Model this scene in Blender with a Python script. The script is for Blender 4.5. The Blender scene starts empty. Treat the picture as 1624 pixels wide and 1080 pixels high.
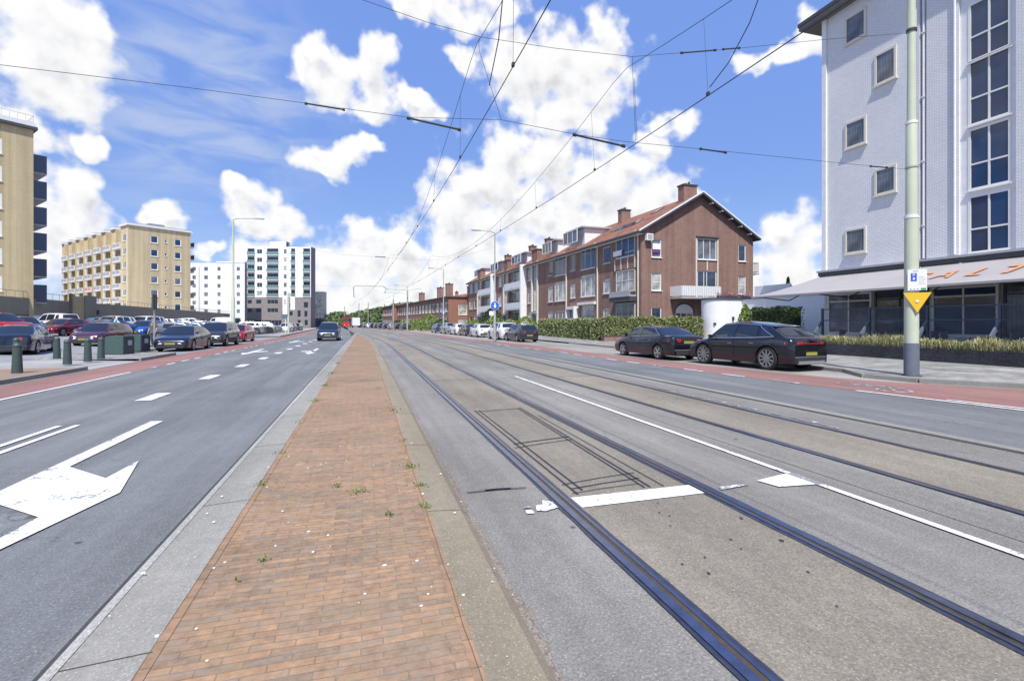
import bpy, bmesh, math, random
from math import sin, cos, tan, pi, radians, atan2, hypot
from mathutils import Vector, Matrix, noise
random.seed(7)
sc = bpy.context.scene
COL = sc.collection
# ------------------------------------------------------------------ camera
TH = math.atan(234 / 800.0)          # the camera looks this far to the right of the road axis (+Y)
cam = bpy.data.cameras.new('camera'); cam.lens = 17.734; cam.sensor_width = 36; cam.sensor_fit = 'HORIZONTAL'
cam.shift_y = -28 / 1624; cam.clip_end = 3000; cam.clip_start = 0.05
co = bpy.data.objects.new('camera', cam); COL.objects.link(co)
co.location = (0, 0, 1.6); co.rotation_euler = (pi / 2, 0, -TH)
sc.camera = co
sc.view_settings.view_transform = 'Standard'; sc.view_settings.look = 'None'
sc.view_settings.exposure = 0.45; sc.view_settings.gamma = 1.0; sc.view_settings.use_curve_mapping = False
sc.cycles.max_bounces = 6; sc.cycles.diffuse_bounces = 3; sc.cycles.glossy_bounces = 3
sc.cycles.transmission_bounces = 4; sc.cycles.transparent_max_bounces = 8
# ------------------------------------------------------------------ sun
SUN_EL = radians(58); SUN_AZ = radians(17)
sl = bpy.data.lights.new('sun', 'SUN'); sl.energy = 4.2; sl.angle = radians(0.5); sl.color = (1.0, 0.965, 0.90)
so = bpy.data.objects.new('sun', sl); COL.objects.link(so)
so.rotation_euler = (pi / 2 - SUN_EL, 0, -SUN_AZ); so.location = (-20, -30, 50)
# ------------------------------------------------------------------ world
W = bpy.data.worlds.new('World'); sc.world = W; W.use_nodes = True
nt = W.node_tree; nt.nodes.clear(); N = nt.nodes; LK = nt.links
def nd(tree, typ, **kw):
    n = tree.nodes.new(typ)
    for k, v in kw.items(): setattr(n, k, v)
    return n
def mth(tree, op, a, b=None, c=None, clamp=False):
    n = tree.nodes.new('ShaderNodeMath'); n.operation = op; n.use_clamp = clamp
    for i, v in enumerate((a, b, c)):
        if v is None: continue
        if isinstance(v, (int, float)): n.inputs[i].default_value = v
        else: tree.links.new(v, n.inputs[i])
    return n.outputs[0]
def sstep(tree, v, lo, hi, a=0.0, b=1.0):
    n = tree.nodes.new('ShaderNodeMapRange'); n.interpolation_type = 'SMOOTHSTEP'
    tree.links.new(v, n.inputs[0])
    for i, x in zip((1, 2, 3, 4), (lo, hi, a, b)): n.inputs[i].default_value = x
    return n.outputs[0]
# azimuth, elevation, half width, half height of every heap of cloud, degrees
CLOUDS = [(-27.3, 21.8, 5.7, 5.1), (-24.1, 23.3, 3.1, 3.2), (-28.4, 15.5, 3.4, 1.9), (-23.7, 15.4, 1.9, 1.0), (-1.8, 24.4, 5.5, 2.8), (1.5, 26.7, 2.7, 2.1), (5.9, 22.7, 3.3, 1.2), (-5.0, 25.6, 2.4, 2.1), (-0.5, 22.5, 3.9, 1.8), (-3.4, 17.0, 3.7, 1.6), (0.1, 18.3, 2.0, 1.2), (11.5, 32.3, 7.1, 2.4), (4.9, 31.7, 2.2, 1.7), (15.4, 31.6, 2.9, 1.6), (21.5, 25.7, 8.1, 4.9), (26.4, 27.7, 3.5, 3.3), (17.6, 26.7, 5.4, 3.4), (10.8, 28.0, 2.3, 1.3), (22.6, 22.4, 5.6, 2.4), (33.7, 21.1, 2.9, 1.7), (31.5, 18.7, 2.3, 1.4), (19.0, 17.1, 8.2, 4.9), (12.2, 14.8, 5.7, 4.1), (26.1, 14.6, 7.6, 4.1), (33.2, 13.3, 4.3, 3.2), (18.3, 10.1, 13.3, 5.5), (9.7, 10.0, 4.2, 4.1), (11.2, 5.8, 13.9, 4.2), (29.5, 11.5, 6.1, 2.7), (1.8, 8.1, 5.0, 3.4), (-1.2, 4.2, 5.8, 4.1), (-5.0, 5.5, 2.6, 2.8), (4.9, 3.6, 12.2, 4.2), (45.3, 7.9, 3.4, 3.4), (44.2, 4.5, 5.0, 2.8), (-25.6, 11.2, 2.3, 3.0), (-24.6, 8.4, 3.1, 3.1), (-26.9, 6.6, 3.8, 3.6), (-22.7, 6.2, 3.0, 1.7), (-18.5, 9.7, 2.0, 1.5), (-10.7, 12.4, 3.0, 2.2), (-8.3, 10.4, 3.0, 2.3), (-12.2, 13.5, 1.5, 1.2), (-14.5, 7.5, 1.8, 0.8), (-4.1, 4.5, 2.4, 2.7), (44.2, 25.1, 3.7, 1.0), (47.2, 26.1, 1.8, 2.1), (-3.7, 1.5, 18.5, 2.6), (43.9, 2.0, 9.0, 2.5), (-9.8, 5.9, 3.5, 2.5),
          (-70, 20, 22, 9), (100, 24, 25, 8), (160, 15, 30, 9), (-140, 30, 20, 8)]
g = bpy.data.node_groups.new('cloud_field', 'ShaderNodeTree')
g.interface.new_socket('P', in_out='INPUT', socket_type='NodeSocketVector')
g.interface.new_socket('D', in_out='OUTPUT', socket_type='NodeSocketFloat')
gi = g.nodes.new('NodeGroupInput'); go = g.nodes.new('NodeGroupOutput')
def gnoise(scale, det, rough, src):
    n = g.nodes.new('ShaderNodeTexNoise'); n.noise_dimensions = '3D'
    n.inputs['Scale'].default_value = scale; n.inputs['Detail'].default_value = det; n.inputs['Roughness'].default_value = rough
    g.links.new(src, n.inputs['Vector']); return n
nw = gnoise(0.22, 3, 0.55, gi.outputs[0])
sub = nd(g, 'ShaderNodeVectorMath', operation='SUBTRACT'); g.links.new(nw.outputs['Color'], sub.inputs[0]); sub.inputs[1].default_value = (.5, .5, .5)
scl = nd(g, 'ShaderNodeVectorMath', operation='SCALE'); g.links.new(sub.outputs[0], scl.inputs[0]); scl.inputs['Scale'].default_value = 5.0
add = nd(g, 'ShaderNodeVectorMath', operation='ADD'); g.links.new(gi.outputs[0], add.inputs[0]); g.links.new(scl.outputs[0], add.inputs[1])
sepw = nd(g, 'ShaderNodeSeparateXYZ'); g.links.new(add.outputs[0], sepw.inputs[0])
cur = None
for (a, e, ra, re) in CLOUDS:
    cmb = nd(g, 'ShaderNodeCombineXYZ'); g.links.new(sepw.outputs[0], cmb.inputs[0]); g.links.new(sepw.outputs[1], cmb.inputs[1])
    if cur is not None: g.links.new(cur, cmb.inputs[2])      # (keeps the heaps evaluated one after another)
    m = nd(g, 'ShaderNodeMapping', vector_type='TEXTURE'); g.links.new(cmb.outputs[0], m.inputs[0])
    m.inputs['Location'].default_value = (a, e, 0); m.inputs['Scale'].default_value = (ra * 1.02, re * 1.02, 1e6)
    ln = nd(g, 'ShaderNodeVectorMath', operation='LENGTH'); g.links.new(m.outputs[0], ln.inputs[0])
    v = ln.outputs['Value']
    cur = v if cur is None else mth(g, 'SMOOTH_MIN', cur, v, 0.18)
fine = gnoise(0.36, 8, 0.46, gi.outputs[0])
d = mth(g, 'SUBTRACT', 1.0, cur)
d = mth(g, 'MAXIMUM', d, -1.2)
d = mth(g, 'MINIMUM', d, 0.42)
fn = mth(g, 'MULTIPLY', mth(g, 'SUBTRACT', fine.outputs[0], 0.5), 1.75)
d = mth(g, 'ADD', d, fn)
g.links.new(d, go.inputs[0])
tc = nd(nt, 'ShaderNodeTexCoord'); sp = nd(nt, 'ShaderNodeSeparateXYZ'); LK.new(tc.outputs['Generated'], sp.inputs[0])
azn = mth(nt, 'MULTIPLY', mth(nt, 'ARCTAN2', sp.outputs[0], sp.outputs[1]), 180 / pi)
eln = mth(nt, 'MULTIPLY', mth(nt, 'ARCSINE', sp.outputs[2]), 180 / pi)
P = nd(nt, 'ShaderNodeCombineXYZ'); LK.new(azn, P.inputs[0]); LK.new(eln, P.inputs[1])
G1 = nd(nt, 'ShaderNodeGroup'); G1.node_tree = g; LK.new(P.outputs[0], G1.inputs[0])
off = nd(nt, 'ShaderNodeVectorMath', operation='ADD'); LK.new(P.outputs[0], off.inputs[0]); off.inputs[1].default_value = (-0.7, 1.5, 0)
G2 = nd(nt, 'ShaderNodeGroup'); G2.node_tree = g; LK.new(off.outputs[0], G2.inputs[0])
alpha = sstep(nt, G1.outputs[0], -0.12, 0.36)
alpha = mth(nt, 'MULTIPLY', alpha, sstep(nt, eln, -0.5, 0.4))
thick = sstep(nt, G2.outputs[0], 0.20, 0.95)
body_ = sstep(nt, G1.outputs[0], 0.05, 0.45)
relief = sstep(nt, mth(nt, 'SUBTRACT', G2.outputs[0], G1.outputs[0]), -0.10, 0.42)
shade = mth(nt, 'MULTIPLY', mth(nt, 'ADD', mth(nt, 'MULTIPLY', thick, .46), mth(nt, 'MULTIPLY', relief, .42), clamp=True), body_)
# thin streaks of high cloud
ci = nd(nt, 'ShaderNodeMapping'); LK.new(P.outputs[0], ci.inputs[0]); ci.inputs['Scale'].default_value = (0.055, 0.2, 1); ci.inputs['Rotation'].default_value = (0, 0, radians(22))
cn = nd(nt, 'ShaderNodeTexNoise'); LK.new(ci.outputs[0], cn.inputs['Vector']); cn.inputs['Scale'].default_value = 2.2; cn.inputs['Detail'].default_value = 5; cn.inputs['Distortion'].default_value = .6
cm = nd(nt, 'ShaderNodeMapping', vector_type='TEXTURE'); LK.new(P.outputs[0], cm.inputs[0]); cm.inputs['Location'].default_value = (-15, 20, 0); cm.inputs['Scale'].default_value = (14, 13, 1)
cl = nd(nt, 'ShaderNodeVectorMath', operation='LENGTH'); LK.new(cm.outputs[0], cl.inputs[0])
cirr = mth(nt, 'MULTIPLY', sstep(nt, cn.outputs[0], 0.34, 0.68), sstep(nt, cl.outputs['Value'], 1.15, 0.25, 0, 0.62))
sky = nd(nt, 'ShaderNodeTexSky', sky_type='NISHITA'); sky.sun_disc = False
sky.sun_elevation = SUN_EL; sky.sun_rotation = radians(180) + SUN_AZ
sky.air_density = 1.0; sky.dust_density = 0.3; sky.ozone_density = 2.0; sky.altitude = 0
tint = nd(nt, 'ShaderNodeMix', data_type='RGBA', blend_type='MULTIPLY'); tint.inputs[0].default_value = 1.0
LK.new(sky.outputs[0], tint.inputs[6]); tint.inputs[7].default_value = (1.0, 1.0, 1.06, 1)
sbl = nd(nt, 'ShaderNodeMix', data_type='RGBA'); LK.new(sstep(nt, eln, 0.0, 26.0, .42, .74), sbl.inputs[0]); LK.new(tint.outputs[2], sbl.inputs[6]); sbl.inputs[7].default_value = (1.6, 2.85, 6.9, 1)
ccol = nd(nt, 'ShaderNodeMix', data_type='RGBA'); LK.new(shade, ccol.inputs[0])
ccol.inputs[6].default_value = (7.3, 7.3, 7.35, 1); ccol.inputs[7].default_value = (4.5, 4.65, 5.05, 1)
m1 = nd(nt, 'ShaderNodeMix', data_type='RGBA'); LK.new(cirr, m1.inputs[0]); LK.new(sbl.outputs[2], m1.inputs[6]); m1.inputs[7].default_value = (4.4, 5.0, 6.2, 1)
m2 = nd(nt, 'ShaderNodeMix', data_type='RGBA'); LK.new(alpha, m2.inputs[0]); LK.new(m1.outputs[2], m2.inputs[6]); LK.new(ccol.outputs[2], m2.inputs[7])
bg = nd(nt, 'ShaderNodeBackground'); LK.new(m2.outputs[2], bg.inputs[0]); bg.inputs[1].default_value = 0.1
ow = nd(nt, 'ShaderNodeOutputWorld'); LK.new(bg.outputs[0], ow.inputs[0])
W.cycles.sampling_method = 'MANUAL'; W.cycles.sample_map_resolution = 512

# ------------------------------------------------------------------ materials
MATS = {}
def mat(name, col, rough=0.7, metal=0.0, spec=0.5, var=0.0, vscale=3.0, bump=0.0, bscale=40.0, emit=None, coat=0.0, tr=0.0):
    if name in MATS: return MATS[name]
    m = bpy.data.materials.new(name); m.use_nodes = True; t = m.node_tree
    b = t.nodes['Principled BSDF']; b.inputs['Base Color'].default_value = (*col, 1)
    b.inputs['Roughness'].default_value = rough; b.inputs['Metallic'].default_value = metal
    b.inputs['Specular IOR Level'].default_value = spec; b.inputs['Coat Weight'].default_value = coat; b.inputs['Coat Roughness'].default_value = 0.04
    if emit: b.inputs['Emission Color'].default_value = (*emit, 1); b.inputs['Emission Strength'].default_value = 1
    if tr: b.inputs['Transmission Weight'].default_value = tr
    if var or bump:
        tcx = nd(t, 'ShaderNodeTexCoord')
    if var:
        n = nd(t, 'ShaderNodeTexNoise'); t.links.new(tcx.outputs['Object'], n.inputs['Vector']); n.inputs['Scale'].default_value = vscale; n.inputs['Detail'].default_value = 6; n.inputs['Roughness'].default_value = .62
        r = nd(t, 'ShaderNodeMapRange'); t.links.new(n.outputs[0], r.inputs[0])
        r.inputs[1].default_value = .3; r.inputs[2].default_value = .7; r.inputs[3].default_value = 1 - var; r.inputs[4].default_value = 1 + var
        x = nd(t, 'ShaderNodeMix', data_type='RGBA', blend_type='MULTIPLY'); x.inputs[0].default_value = 1
        x.inputs[6].default_value = (*col, 1); t.links.new(r.outputs[0], x.inputs[7]); t.links.new(x.outputs[2], b.inputs['Base Color'])
    if bump:
        n2 = nd(t, 'ShaderNodeTexNoise'); t.links.new(tcx.outputs['Object'], n2.inputs['Vector']); n2.inputs['Scale'].default_value = bscale; n2.inputs['Detail'].default_value = 4
        bp = nd(t, 'ShaderNodeBump'); bp.inputs['Strength'].default_value = bump; bp.inputs['Distance'].default_value = .01
        t.links.new(n2.outputs[0], bp.inputs['Height']); t.links.new(bp.outputs[0], b.inputs['Normal'])
    MATS[name] = m; return m
def nmap(t, src, lo, hi, a, b):
    r = nd(t, 'ShaderNodeMapRange'); t.links.new(src, r.inputs[0])
    for i, x in zip((1, 2, 3, 4), (lo, hi, a, b)): r.inputs[i].default_value = x
    return r.outputs[0]
def ntex(t, vec, scale, det=5, rough=.6, sc3=None):
    if sc3:
        mp = nd(t, 'ShaderNodeMapping'); t.links.new(vec, mp.inputs[0]); mp.inputs['Scale'].default_value = sc3; vec = mp.outputs[0]
    n = nd(t, 'ShaderNodeTexNoise'); t.links.new(vec, n.inputs['Vector']); n.inputs['Scale'].default_value = scale
    n.inputs['Detail'].default_value = det; n.inputs['Roughness'].default_value = rough; return n.outputs[0]
def mul(t, a, b, fac=1.0):
    x = nd(t, 'ShaderNodeMix', data_type='RGBA', blend_type='MULTIPLY'); x.inputs[0].default_value = fac
    for i, v in ((6, a), (7, b)):
        if isinstance(v, tuple): x.inputs[i].default_value = (*v, 1)
        else: t.links.new(v, x.inputs[i])
    return x.outputs[2]
def mixc(t, f, a, b):
    x = nd(t, 'ShaderNodeMix', data_type='RGBA')
    if isinstance(f, float): x.inputs[0].default_value = f
    else: t.links.new(f, x.inputs[0])
    for i, v in ((6, a), (7, b)):
        if isinstance(v, tuple): x.inputs[i].default_value = (*v, 1)
        else: t.links.new(v, x.inputs[i])
    return x.outputs[2]
def asphalt(name, col, speck=.45, streak=.17, patch=.15, rough=.85, stains=True, dark=(.02, .02, .022)):
    m = bpy.data.materials.new(name); m.use_nodes = True; t = m.node_tree; b = t.nodes['Principled BSDF']
    v = nd(t, 'ShaderNodeTexCoord').outputs['Object']
    c = mul(t, col, nmap(t, ntex(t, v, 62, 4, .8), .34, .66, 1 - speck * .95, 1 + speck * .95))
    c = mul(t, c, nmap(t, ntex(t, v, .35, 4, .6), .3, .7, 1 - patch, 1 + patch))
    c = mul(t, c, nmap(t, ntex(t, v, 1.0, 5, .65, (2.2, .10, 1)), .3, .7, 1 - streak, 1 + streak))
    c = mul(t, c, nmap(t, ntex(t, v, 9, 4, .6), .3, .7, .92, 1.08))
    c = mul(t, c, nmap(t, ntex(t, v, 1.0, 6, .7, (.9, .07, 1)), .38, .62, 1 - patch * .8, 1 + patch * .8))
    # small light chippings
    vo = nd(t, 'ShaderNodeTexVoronoi'); t.links.new(v, vo.inputs['Vector']); vo.inputs['Scale'].default_value = 42
    f1 = mth(t, 'MULTIPLY', nmap(t, vo.outputs['Distance'], .14, .24, 1, 0), .6, clamp=True)
    c = mixc(t, f1, c, (col[0] * 2.1, col[1] * 2.05, col[2] * 1.95))
    if stains:
        vs = nd(t, 'ShaderNodeTexVoronoi'); t.links.new(v, vs.inputs['Vector']); vs.inputs['Scale'].default_value = 1.7
        w = mth(t, 'ADD', vs.outputs['Distance'], mth(t, 'MULTIPLY', ntex(t, v, 22, 3), .12))
        f2 = nmap(t, w, .085, .115, .75, 0); c = mixc(t, f2, c, dark)
        vc = nd(t, 'ShaderNodeTexVoronoi', feature='DISTANCE_TO_EDGE'); mp = nd(t, 'ShaderNodeVectorMath', operation='ADD')
        t.links.new(v, mp.inputs[0]); nn = nd(t, 'ShaderNodeTexNoise'); t.links.new(v, nn.inputs['Vector']); nn.inputs['Scale'].default_value = 3
        t.links.new(nn.outputs['Color'], mp.inputs[1]); t.links.new(mp.outputs[0], vc.inputs['Vector']); vc.inputs['Scale'].default_value = .33
        f3 = mth(t, 'MULTIPLY', nmap(t, vc.outputs['Distance'], .0, .006, .55, 0), nmap(t, ntex(t, v, .5), .5, .6, 0, 1)); c = mixc(t, f3, c, dark)
    t.links.new(c, b.inputs['Base Color']); b.inputs['Roughness'].default_value = rough; b.inputs['Specular IOR Level'].default_value = .3
    bp = nd(t, 'ShaderNodeBump'); bp.inputs['Strength'].default_value = .5; bp.inputs['Distance'].default_value = .006
    t.links.new(ntex(t, v, 120, 3, .7), bp.inputs['Height']); t.links.new(bp.outputs[0], b.inputs['Normal'])
    MATS[name] = m; return m
def bricks(name, c1, c2, mortar, bw, rh, ms=.008, wall=True, rough=.85, bump=.6, var=.22, wash=None, off=.5, rot=0.0, big=.12, bscale=1.0, extra=False):
    m = bpy.data.materials.new(name); m.use_nodes = True; t = m.node_tree; b = t.nodes['Principled BSDF']
    v = nd(t, 'ShaderNodeTexCoord').outputs['Object']
    if wall:
        s = nd(t, 'ShaderNodeSeparateXYZ'); t.links.new(v, s.inputs[0])
        c = nd(t, 'ShaderNodeCombineXYZ'); t.links.new(mth(t, 'ADD', s.outputs[0], s.outputs[1]), c.inputs[0]); t.links.new(s.outputs[2], c.inputs[1]); vec = c.outputs[0]
    else:
        mp = nd(t, 'ShaderNodeMapping'); t.links.new(v, mp.inputs[0]); mp.inputs['Rotation'].default_value = (0, 0, rot)
        wv = nd(t, 'ShaderNodeVectorMath', operation='ADD'); t.links.new(mp.outputs[0], wv.inputs[0])
        ns = nd(t, 'ShaderNodeTexNoise'); t.links.new(v, ns.inputs['Vector']); ns.inputs['Scale'].default_value = 2.2
        sc_ = nd(t, 'ShaderNodeVectorMath', operation='SCALE'); t.links.new(ns.outputs['Color'], sc_.inputs[0]); sc_.inputs['Scale'].default_value = .03 * bscale
        t.links.new(sc_.outputs[0], wv.inputs[1]); vec = wv.outputs[0]
    br = nd(t, 'ShaderNodeTexBrick'); br.offset = off; t.links.new(vec, br.inputs['Vector'])
    br.inputs['Scale'].default_value = 1; br.inputs['Brick Width'].default_value = bw; br.inputs['Row Height'].default_value = rh
    br.inputs['Mortar Size'].default_value = ms; br.inputs['Mortar Smooth'].default_value = .3
    br.inputs['Color1'].default_value = (*c1, 1); br.inputs['Color2'].default_value = (*c2, 1); br.inputs['Mortar'].default_value = (*mortar, 1)
    c = br.outputs['Color']
    c = mul(t, c, nmap(t, ntex(t, v, 14, 5, .7), .3, .7, 1 - var, 1 + var))
    c = mul(t, c, nmap(t, ntex(t, v, .6, 5, .65), .3, .7, 1 - big, 1 + big))
    if extra:
        c = mixc(t, nmap(t, ntex(t, v, 1.0, 5, .7, (5, 17, 1)), .5, .62, 0, .55), c, (.25, .215, .18)); c = mixc(t, nmap(t, ntex(t, v, 2.2, 4, .6), .52, .66, 0, .45), c, (.30, .215, .13))
    if wash: c = mul(t, c, nmap(t, ntex(t, v, 1.0, 3, .5, wash), .35, .65, .86, 1.1))
    t.links.new(c, b.inputs['Base Color']); b.inputs['Roughness'].default_value = rough; b.inputs['Specular IOR Level'].default_value = .25
    bp = nd(t, 'ShaderNodeBump'); bp.inputs['Strength'].default_value = bump; bp.inputs['Distance'].default_value = .01
    h = mth(t, 'SUBTRACT', mth(t, 'MULTIPLY', ntex(t, v, 40, 3), .5), br.outputs['Fac']); t.links.new(h, bp.inputs['Height']); t.links.new(bp.outputs[0], b.inputs['Normal'])
    MATS[name] = m; return m
asphalt('asphalt_blue', (.150, .157, .160), .38)
asphalt('asphalt_grey', (.205, .195, .178), .42)
asphalt('track_concrete', (.215, .189, .152), .36, .08, .16)
asphalt('red_asphalt', (.245, .135, .12), .28, .12, .12, stains=False)
asphalt('concrete_strip', (.25, .24, .215), .2, .10, .14, stains=False)
asphalt('concrete_side', (.245, .21, .15), .2, .08, .12, stains=False)
asphalt('pale_paving', (.30, .295, .285), .15, .06, .14, stains=False)
asphalt('driveway_paving', (.27, .255, .23), .16, .05, .2, stains=False)
bricks('median_brick', (.35, .215, .125), (.235, .165, .112), (.205, .16, .12), .20, .054, .003, wall=False, bump=.7, var=.27, big=.20, extra=True, rot=.0)
bricks('edge_brick', (.33, .205, .125), (.25, .165, .105), (.14, .10, .07), .055, .2, .003, wall=False, var=.2, off=0)
bricks('tan_paving', (.31, .215, .155), (.26, .18, .135), (.2, .16, .13), .2, .1, .006, wall=False, var=.16)
bricks('slab_paving', (.33, .325, .305), (.205, .20, .19), (.12, .115, .105), .30, .30, .008, wall=False, var=.22, big=.34, bscale=.2)
bricks('lot_paving', (.28, .285, .30), (.25, .255, .265), (.2, .2, .2), .2, .1, .006, wall=False, var=.1)
bricks('house_brick', (.285, .15, .112), (.205, .115, .09), (.30, .22, .19), .22, .065, .011, wash=(2.6, 2.6, .05), big=.13)
bricks('red_house_brick', (.34, .135, .085), (.27, .11, .07), (.3, .2, .16), .22, .065, .010, big=.12)
bricks('yellow_brick', (.74, .60, .36), (.66, .53, .32), (.45, .37, .24), .22, .065, .010, wash=(1.4, 1.4, .04), big=.06)
bricks('tan_brick', (.66, .53, .31), (.60, .48, .28), (.36, .30, .2), .22, .065, .010, wash=(1.8, 1.8, .04), big=.06)
bricks('white_brick', (.86, .86, .85), (.79, .79, .78), (.56, .57, .60), .22, .065, .012, bump=1.0, var=.06, big=.05)
bricks('grey_brick', (.30, .27, .27), (.26, .24, .24), (.3, .28, .27), .22, .065, .010, big=.06)
bricks('dark_planter_brick', (.045, .05, .062), (.03, .033, .042), (.06, .06, .065), .22, .06, .012, bump=1.2, var=.5, big=.4)
bricks('roof_tile', (.34, .16, .10), (.25, .12, .08), (.13, .06, .04), .24, .33, .03, bump=1.2, var=.2, big=.25)
bricks('deck_wall', (.30, .27, .21), (.27, .24, .19), (.17, .155, .12), .22, .065, .010, big=.08)
mat('white_render', (.80, .80, .80), .8, var=.05, vscale=1.2)
mat('white_frame', (.78, .77, .73), .45, var=.05)
mat('cream_frame', (.66, .62, .52), .5, var=.06)
mat('white_trim', (.76, .76, .76), .6, var=.07)
mat('grey_trim', (.38, .38, .40), .6, var=.08)
mat('soffit', (.16, .155, .155), .8, var=.1)
mat('dark_trim', (.06, .065, .075), .6, var=.1)
mat('awning_cloth', (.335, .315, .315), .9, var=.06, vscale=.8)
mat('orange_letter', (.52, .255, .14), .9, var=.25, vscale=6)
mat('pole_green', (.50, .55, .42), .5, var=.06, vscale=2)
mat('pole_base_grey', (.13, .15, .19), .6, var=.12, vscale=5)
mat('lamp_metal', (.42, .45, .42), .45, .3, var=.1)
mat('dark_metal', (.05, .055, .06), .5, .3)
mat('wire', (.035, .04, .05), .6, .3)
mat('steel_rail', (.15, .175, .26), .24, .85, var=.25, vscale=9)
mat('rail_groove', (.06, .045, .03), .9, var=.3, vscale=20)
mat('rail_sealant', (.032, .036, .06), .36, var=.35, vscale=14)
mat('drain', (.05, .048, .045), .8, var=.3, vscale=20)
mat('tar', (.035, .034, .042), .55, var=.3, vscale=20)
mat('white_balcony', (.74, .74, .74), .7, var=.06)
mat('bollard_green', (.045, .072, .066), .5, var=.12, vscale=8)
mat('bin_green', (.055, .10, .09), .5, var=.1, vscale=4)
mat('bin_dark', (.025, .04, .05), .5, var=.1)
mat('green_glass', (.16, .27, .25), .08, 0, .8)
mat('navy_panel', (.05, .07, .12), .2, 0, .7)
mat('blue_sign', (.03, .13, .55), .4); mat('white_sign', (.82, .82, .82), .4); mat('yellow_sign', (.80, .52, .03), .4); mat('green_sign', (.02, .35, .18), .4)
mat('black_rubber', (.018, .018, .02), .85, var=.2, vscale=20); mat('chair_grey', (.22, .225, .24), .6)
mat('plastic_dark', (.03, .032, .036), .6, var=.1)
mat('rim', (.5, .51, .53), .3, .8, var=.1); mat('rim_dark', (.30, .305, .31), .4, .6)
mat('car_glass', (.012, .018, .03), .03, 0, 1.0); mat('lamp_clear', (.7, .72, .75), .1, 0, 1.0, coat=1); mat('lamp_red', (.45, .012, .02), .15, 0, .8, coat=1)
mat('plate', (.30, .28, .06), .5, var=.12, vscale=30); mat('chrome', (.6, .62, .65), .2, .9)
mat('skin', (.55, .32, .22), .6); mat('shirt_grey', (.10, .11, .12), .9); mat('shirt_blue', (.35, .6, .68), .9); mat('trousers', (.07, .08, .11), .9); mat('hair', (.04, .025, .015), .8)
mat('soil', (.06, .045, .03), .95, var=.3)
mat('copper_flash', (.4, .38, .36), .5)
mat('pink_cloth', (.62, .30, .27), .9, var=.1); mat('glass_blue', (.10, .15, .20), .08, 0, .8)
mat('purple_sign', (.16, .05, .22), .5)
mat('tram_red', (.55, .03, .03), .3, coat=.5); mat('truck_white', (.75, .76, .78), .5)
mat('glass_screen', (.20, .24, .28), .03, 0, .7)
MATS['glass_screen'].node_tree.nodes['Principled BSDF'].inputs['Alpha'].default_value = .10
# road paint, worn
def paint(name, wear):
    m = bpy.data.materials.new(name); m.use_nodes = True; t = m.node_tree; b = t.nodes['Principled BSDF']
    v = nd(t, 'ShaderNodeTexCoord').outputs['Object']
    c = mul(t, (.80, .80, .80), nmap(t, ntex(t, v, 5, 5, .7), .3, .7, .86, 1.06))
    f = nmap(t, mth(t, 'ADD', ntex(t, v, 30, 5, .75), mth(t, 'MULTIPLY', ntex(t, v, 2.6, 3), .8)), 1.02 - wear, 1.08 - wear, 0, 1)
    c = mixc(t, f, c, (.22, .22, .225)); t.links.new(c, b.inputs['Base Color']); b.inputs['Roughness'].default_value = .7
    MATS[name] = m
paint('road_paint', .02); paint('worn_paint', .22)
# window panes
def pane_mat(name, kind):
    m = bpy.data.materials.new(name); m.use_nodes = True; t = m.node_tree; b = t.nodes['Principled BSDF']
    v = nd(t, 'ShaderNodeTexCoord').outputs['Object']
    if kind == 'dark': c = mul(t, (.03, .045, .07), nmap(t, ntex(t, v, 1.3, 3), .3, .7, .4, 1.7))
    elif kind == 'blue': c = mul(t, (.018, .045, .11), nmap(t, ntex(t, v, .5, 2), .3, .7, .6, 1.4))
    else:
        base = (.50, .50, .48) if kind == 'curtain' else (.17, .19, .22)
        w = nd(t, 'ShaderNodeTexWave'); t.links.new(v, w.inputs['Vector']); w.inputs['Scale'].default_value = 2.2; w.inputs['Distortion'].default_value = 2.5; w.inputs['Detail'].default_value = 2
        c = mul(t, base, nmap(t, w.outputs[0], 0, 1, .82, 1.08))
        c = mul(t, c, nmap(t, ntex(t, v, .9, 2), .4, .6, .55, 1.1))
    t.links.new(c, b.inputs['Base Color']); b.inputs['Roughness'].default_value = .04 if kind != 'curtain' else .12
    b.inputs['Specular IOR Level'].default_value = {'dark': .9, 'blue': .6}.get(kind, .5)
    MATS[name] = m
pane_mat('pane_dark', 'dark'); pane_mat('pane_blue', 'blue'); pane_mat('pane_curtain', 'curtain'); pane_mat('pane_net', 'net')
def foliage(name, c1, c2):
    m = bpy.data.materials.new(name); m.use_nodes = True; t = m.node_tree; b = t.nodes['Principled BSDF']
    gm = nd(t, 'ShaderNodeNewGeometry'); v = nd(t, 'ShaderNodeTexCoord').outputs['Object']
    f = mth(t, 'ADD', mth(t, 'MULTIPLY', gm.outputs['Random Per Island'], .55), mth(t, 'MULTIPLY', ntex(t, v, 1.1, 3), .5), clamp=True)
    t.links.new(mixc(t, f, c1, c2), b.inputs['Base Color']); b.inputs['Roughness'].default_value = .5; b.inputs['Specular IOR Level'].default_value = .35
    b.inputs['Subsurface Weight'].default_value = 0
    MATS[name] = m
foliage('hedge_leaf', (.045, .08, .018), (.42, .45, .20)); foliage('dark_leaf', (.015, .03, .01), (.05, .09, .025))
foliage('bright_leaf', (.08, .14, .02), (.24, .32, .05)); foliage('dry_grass', (.16, .21, .05), (.62, .54, .33)); foliage('dune_green', (.06, .10, .03), (.16, .20, .08))
foliage('weed', (.08, .13, .02), (.20, .26, .06)); foliage('flower', (.35, .06, .10), (.5, .25, .3)); foliage('dry_leaf', (.35, .26, .18), (.6, .5, .38))
def car_paint(name, col, metal=.35):
    m = mat(name, col, .24, metal, .5, coat=1.0); return m
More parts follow.
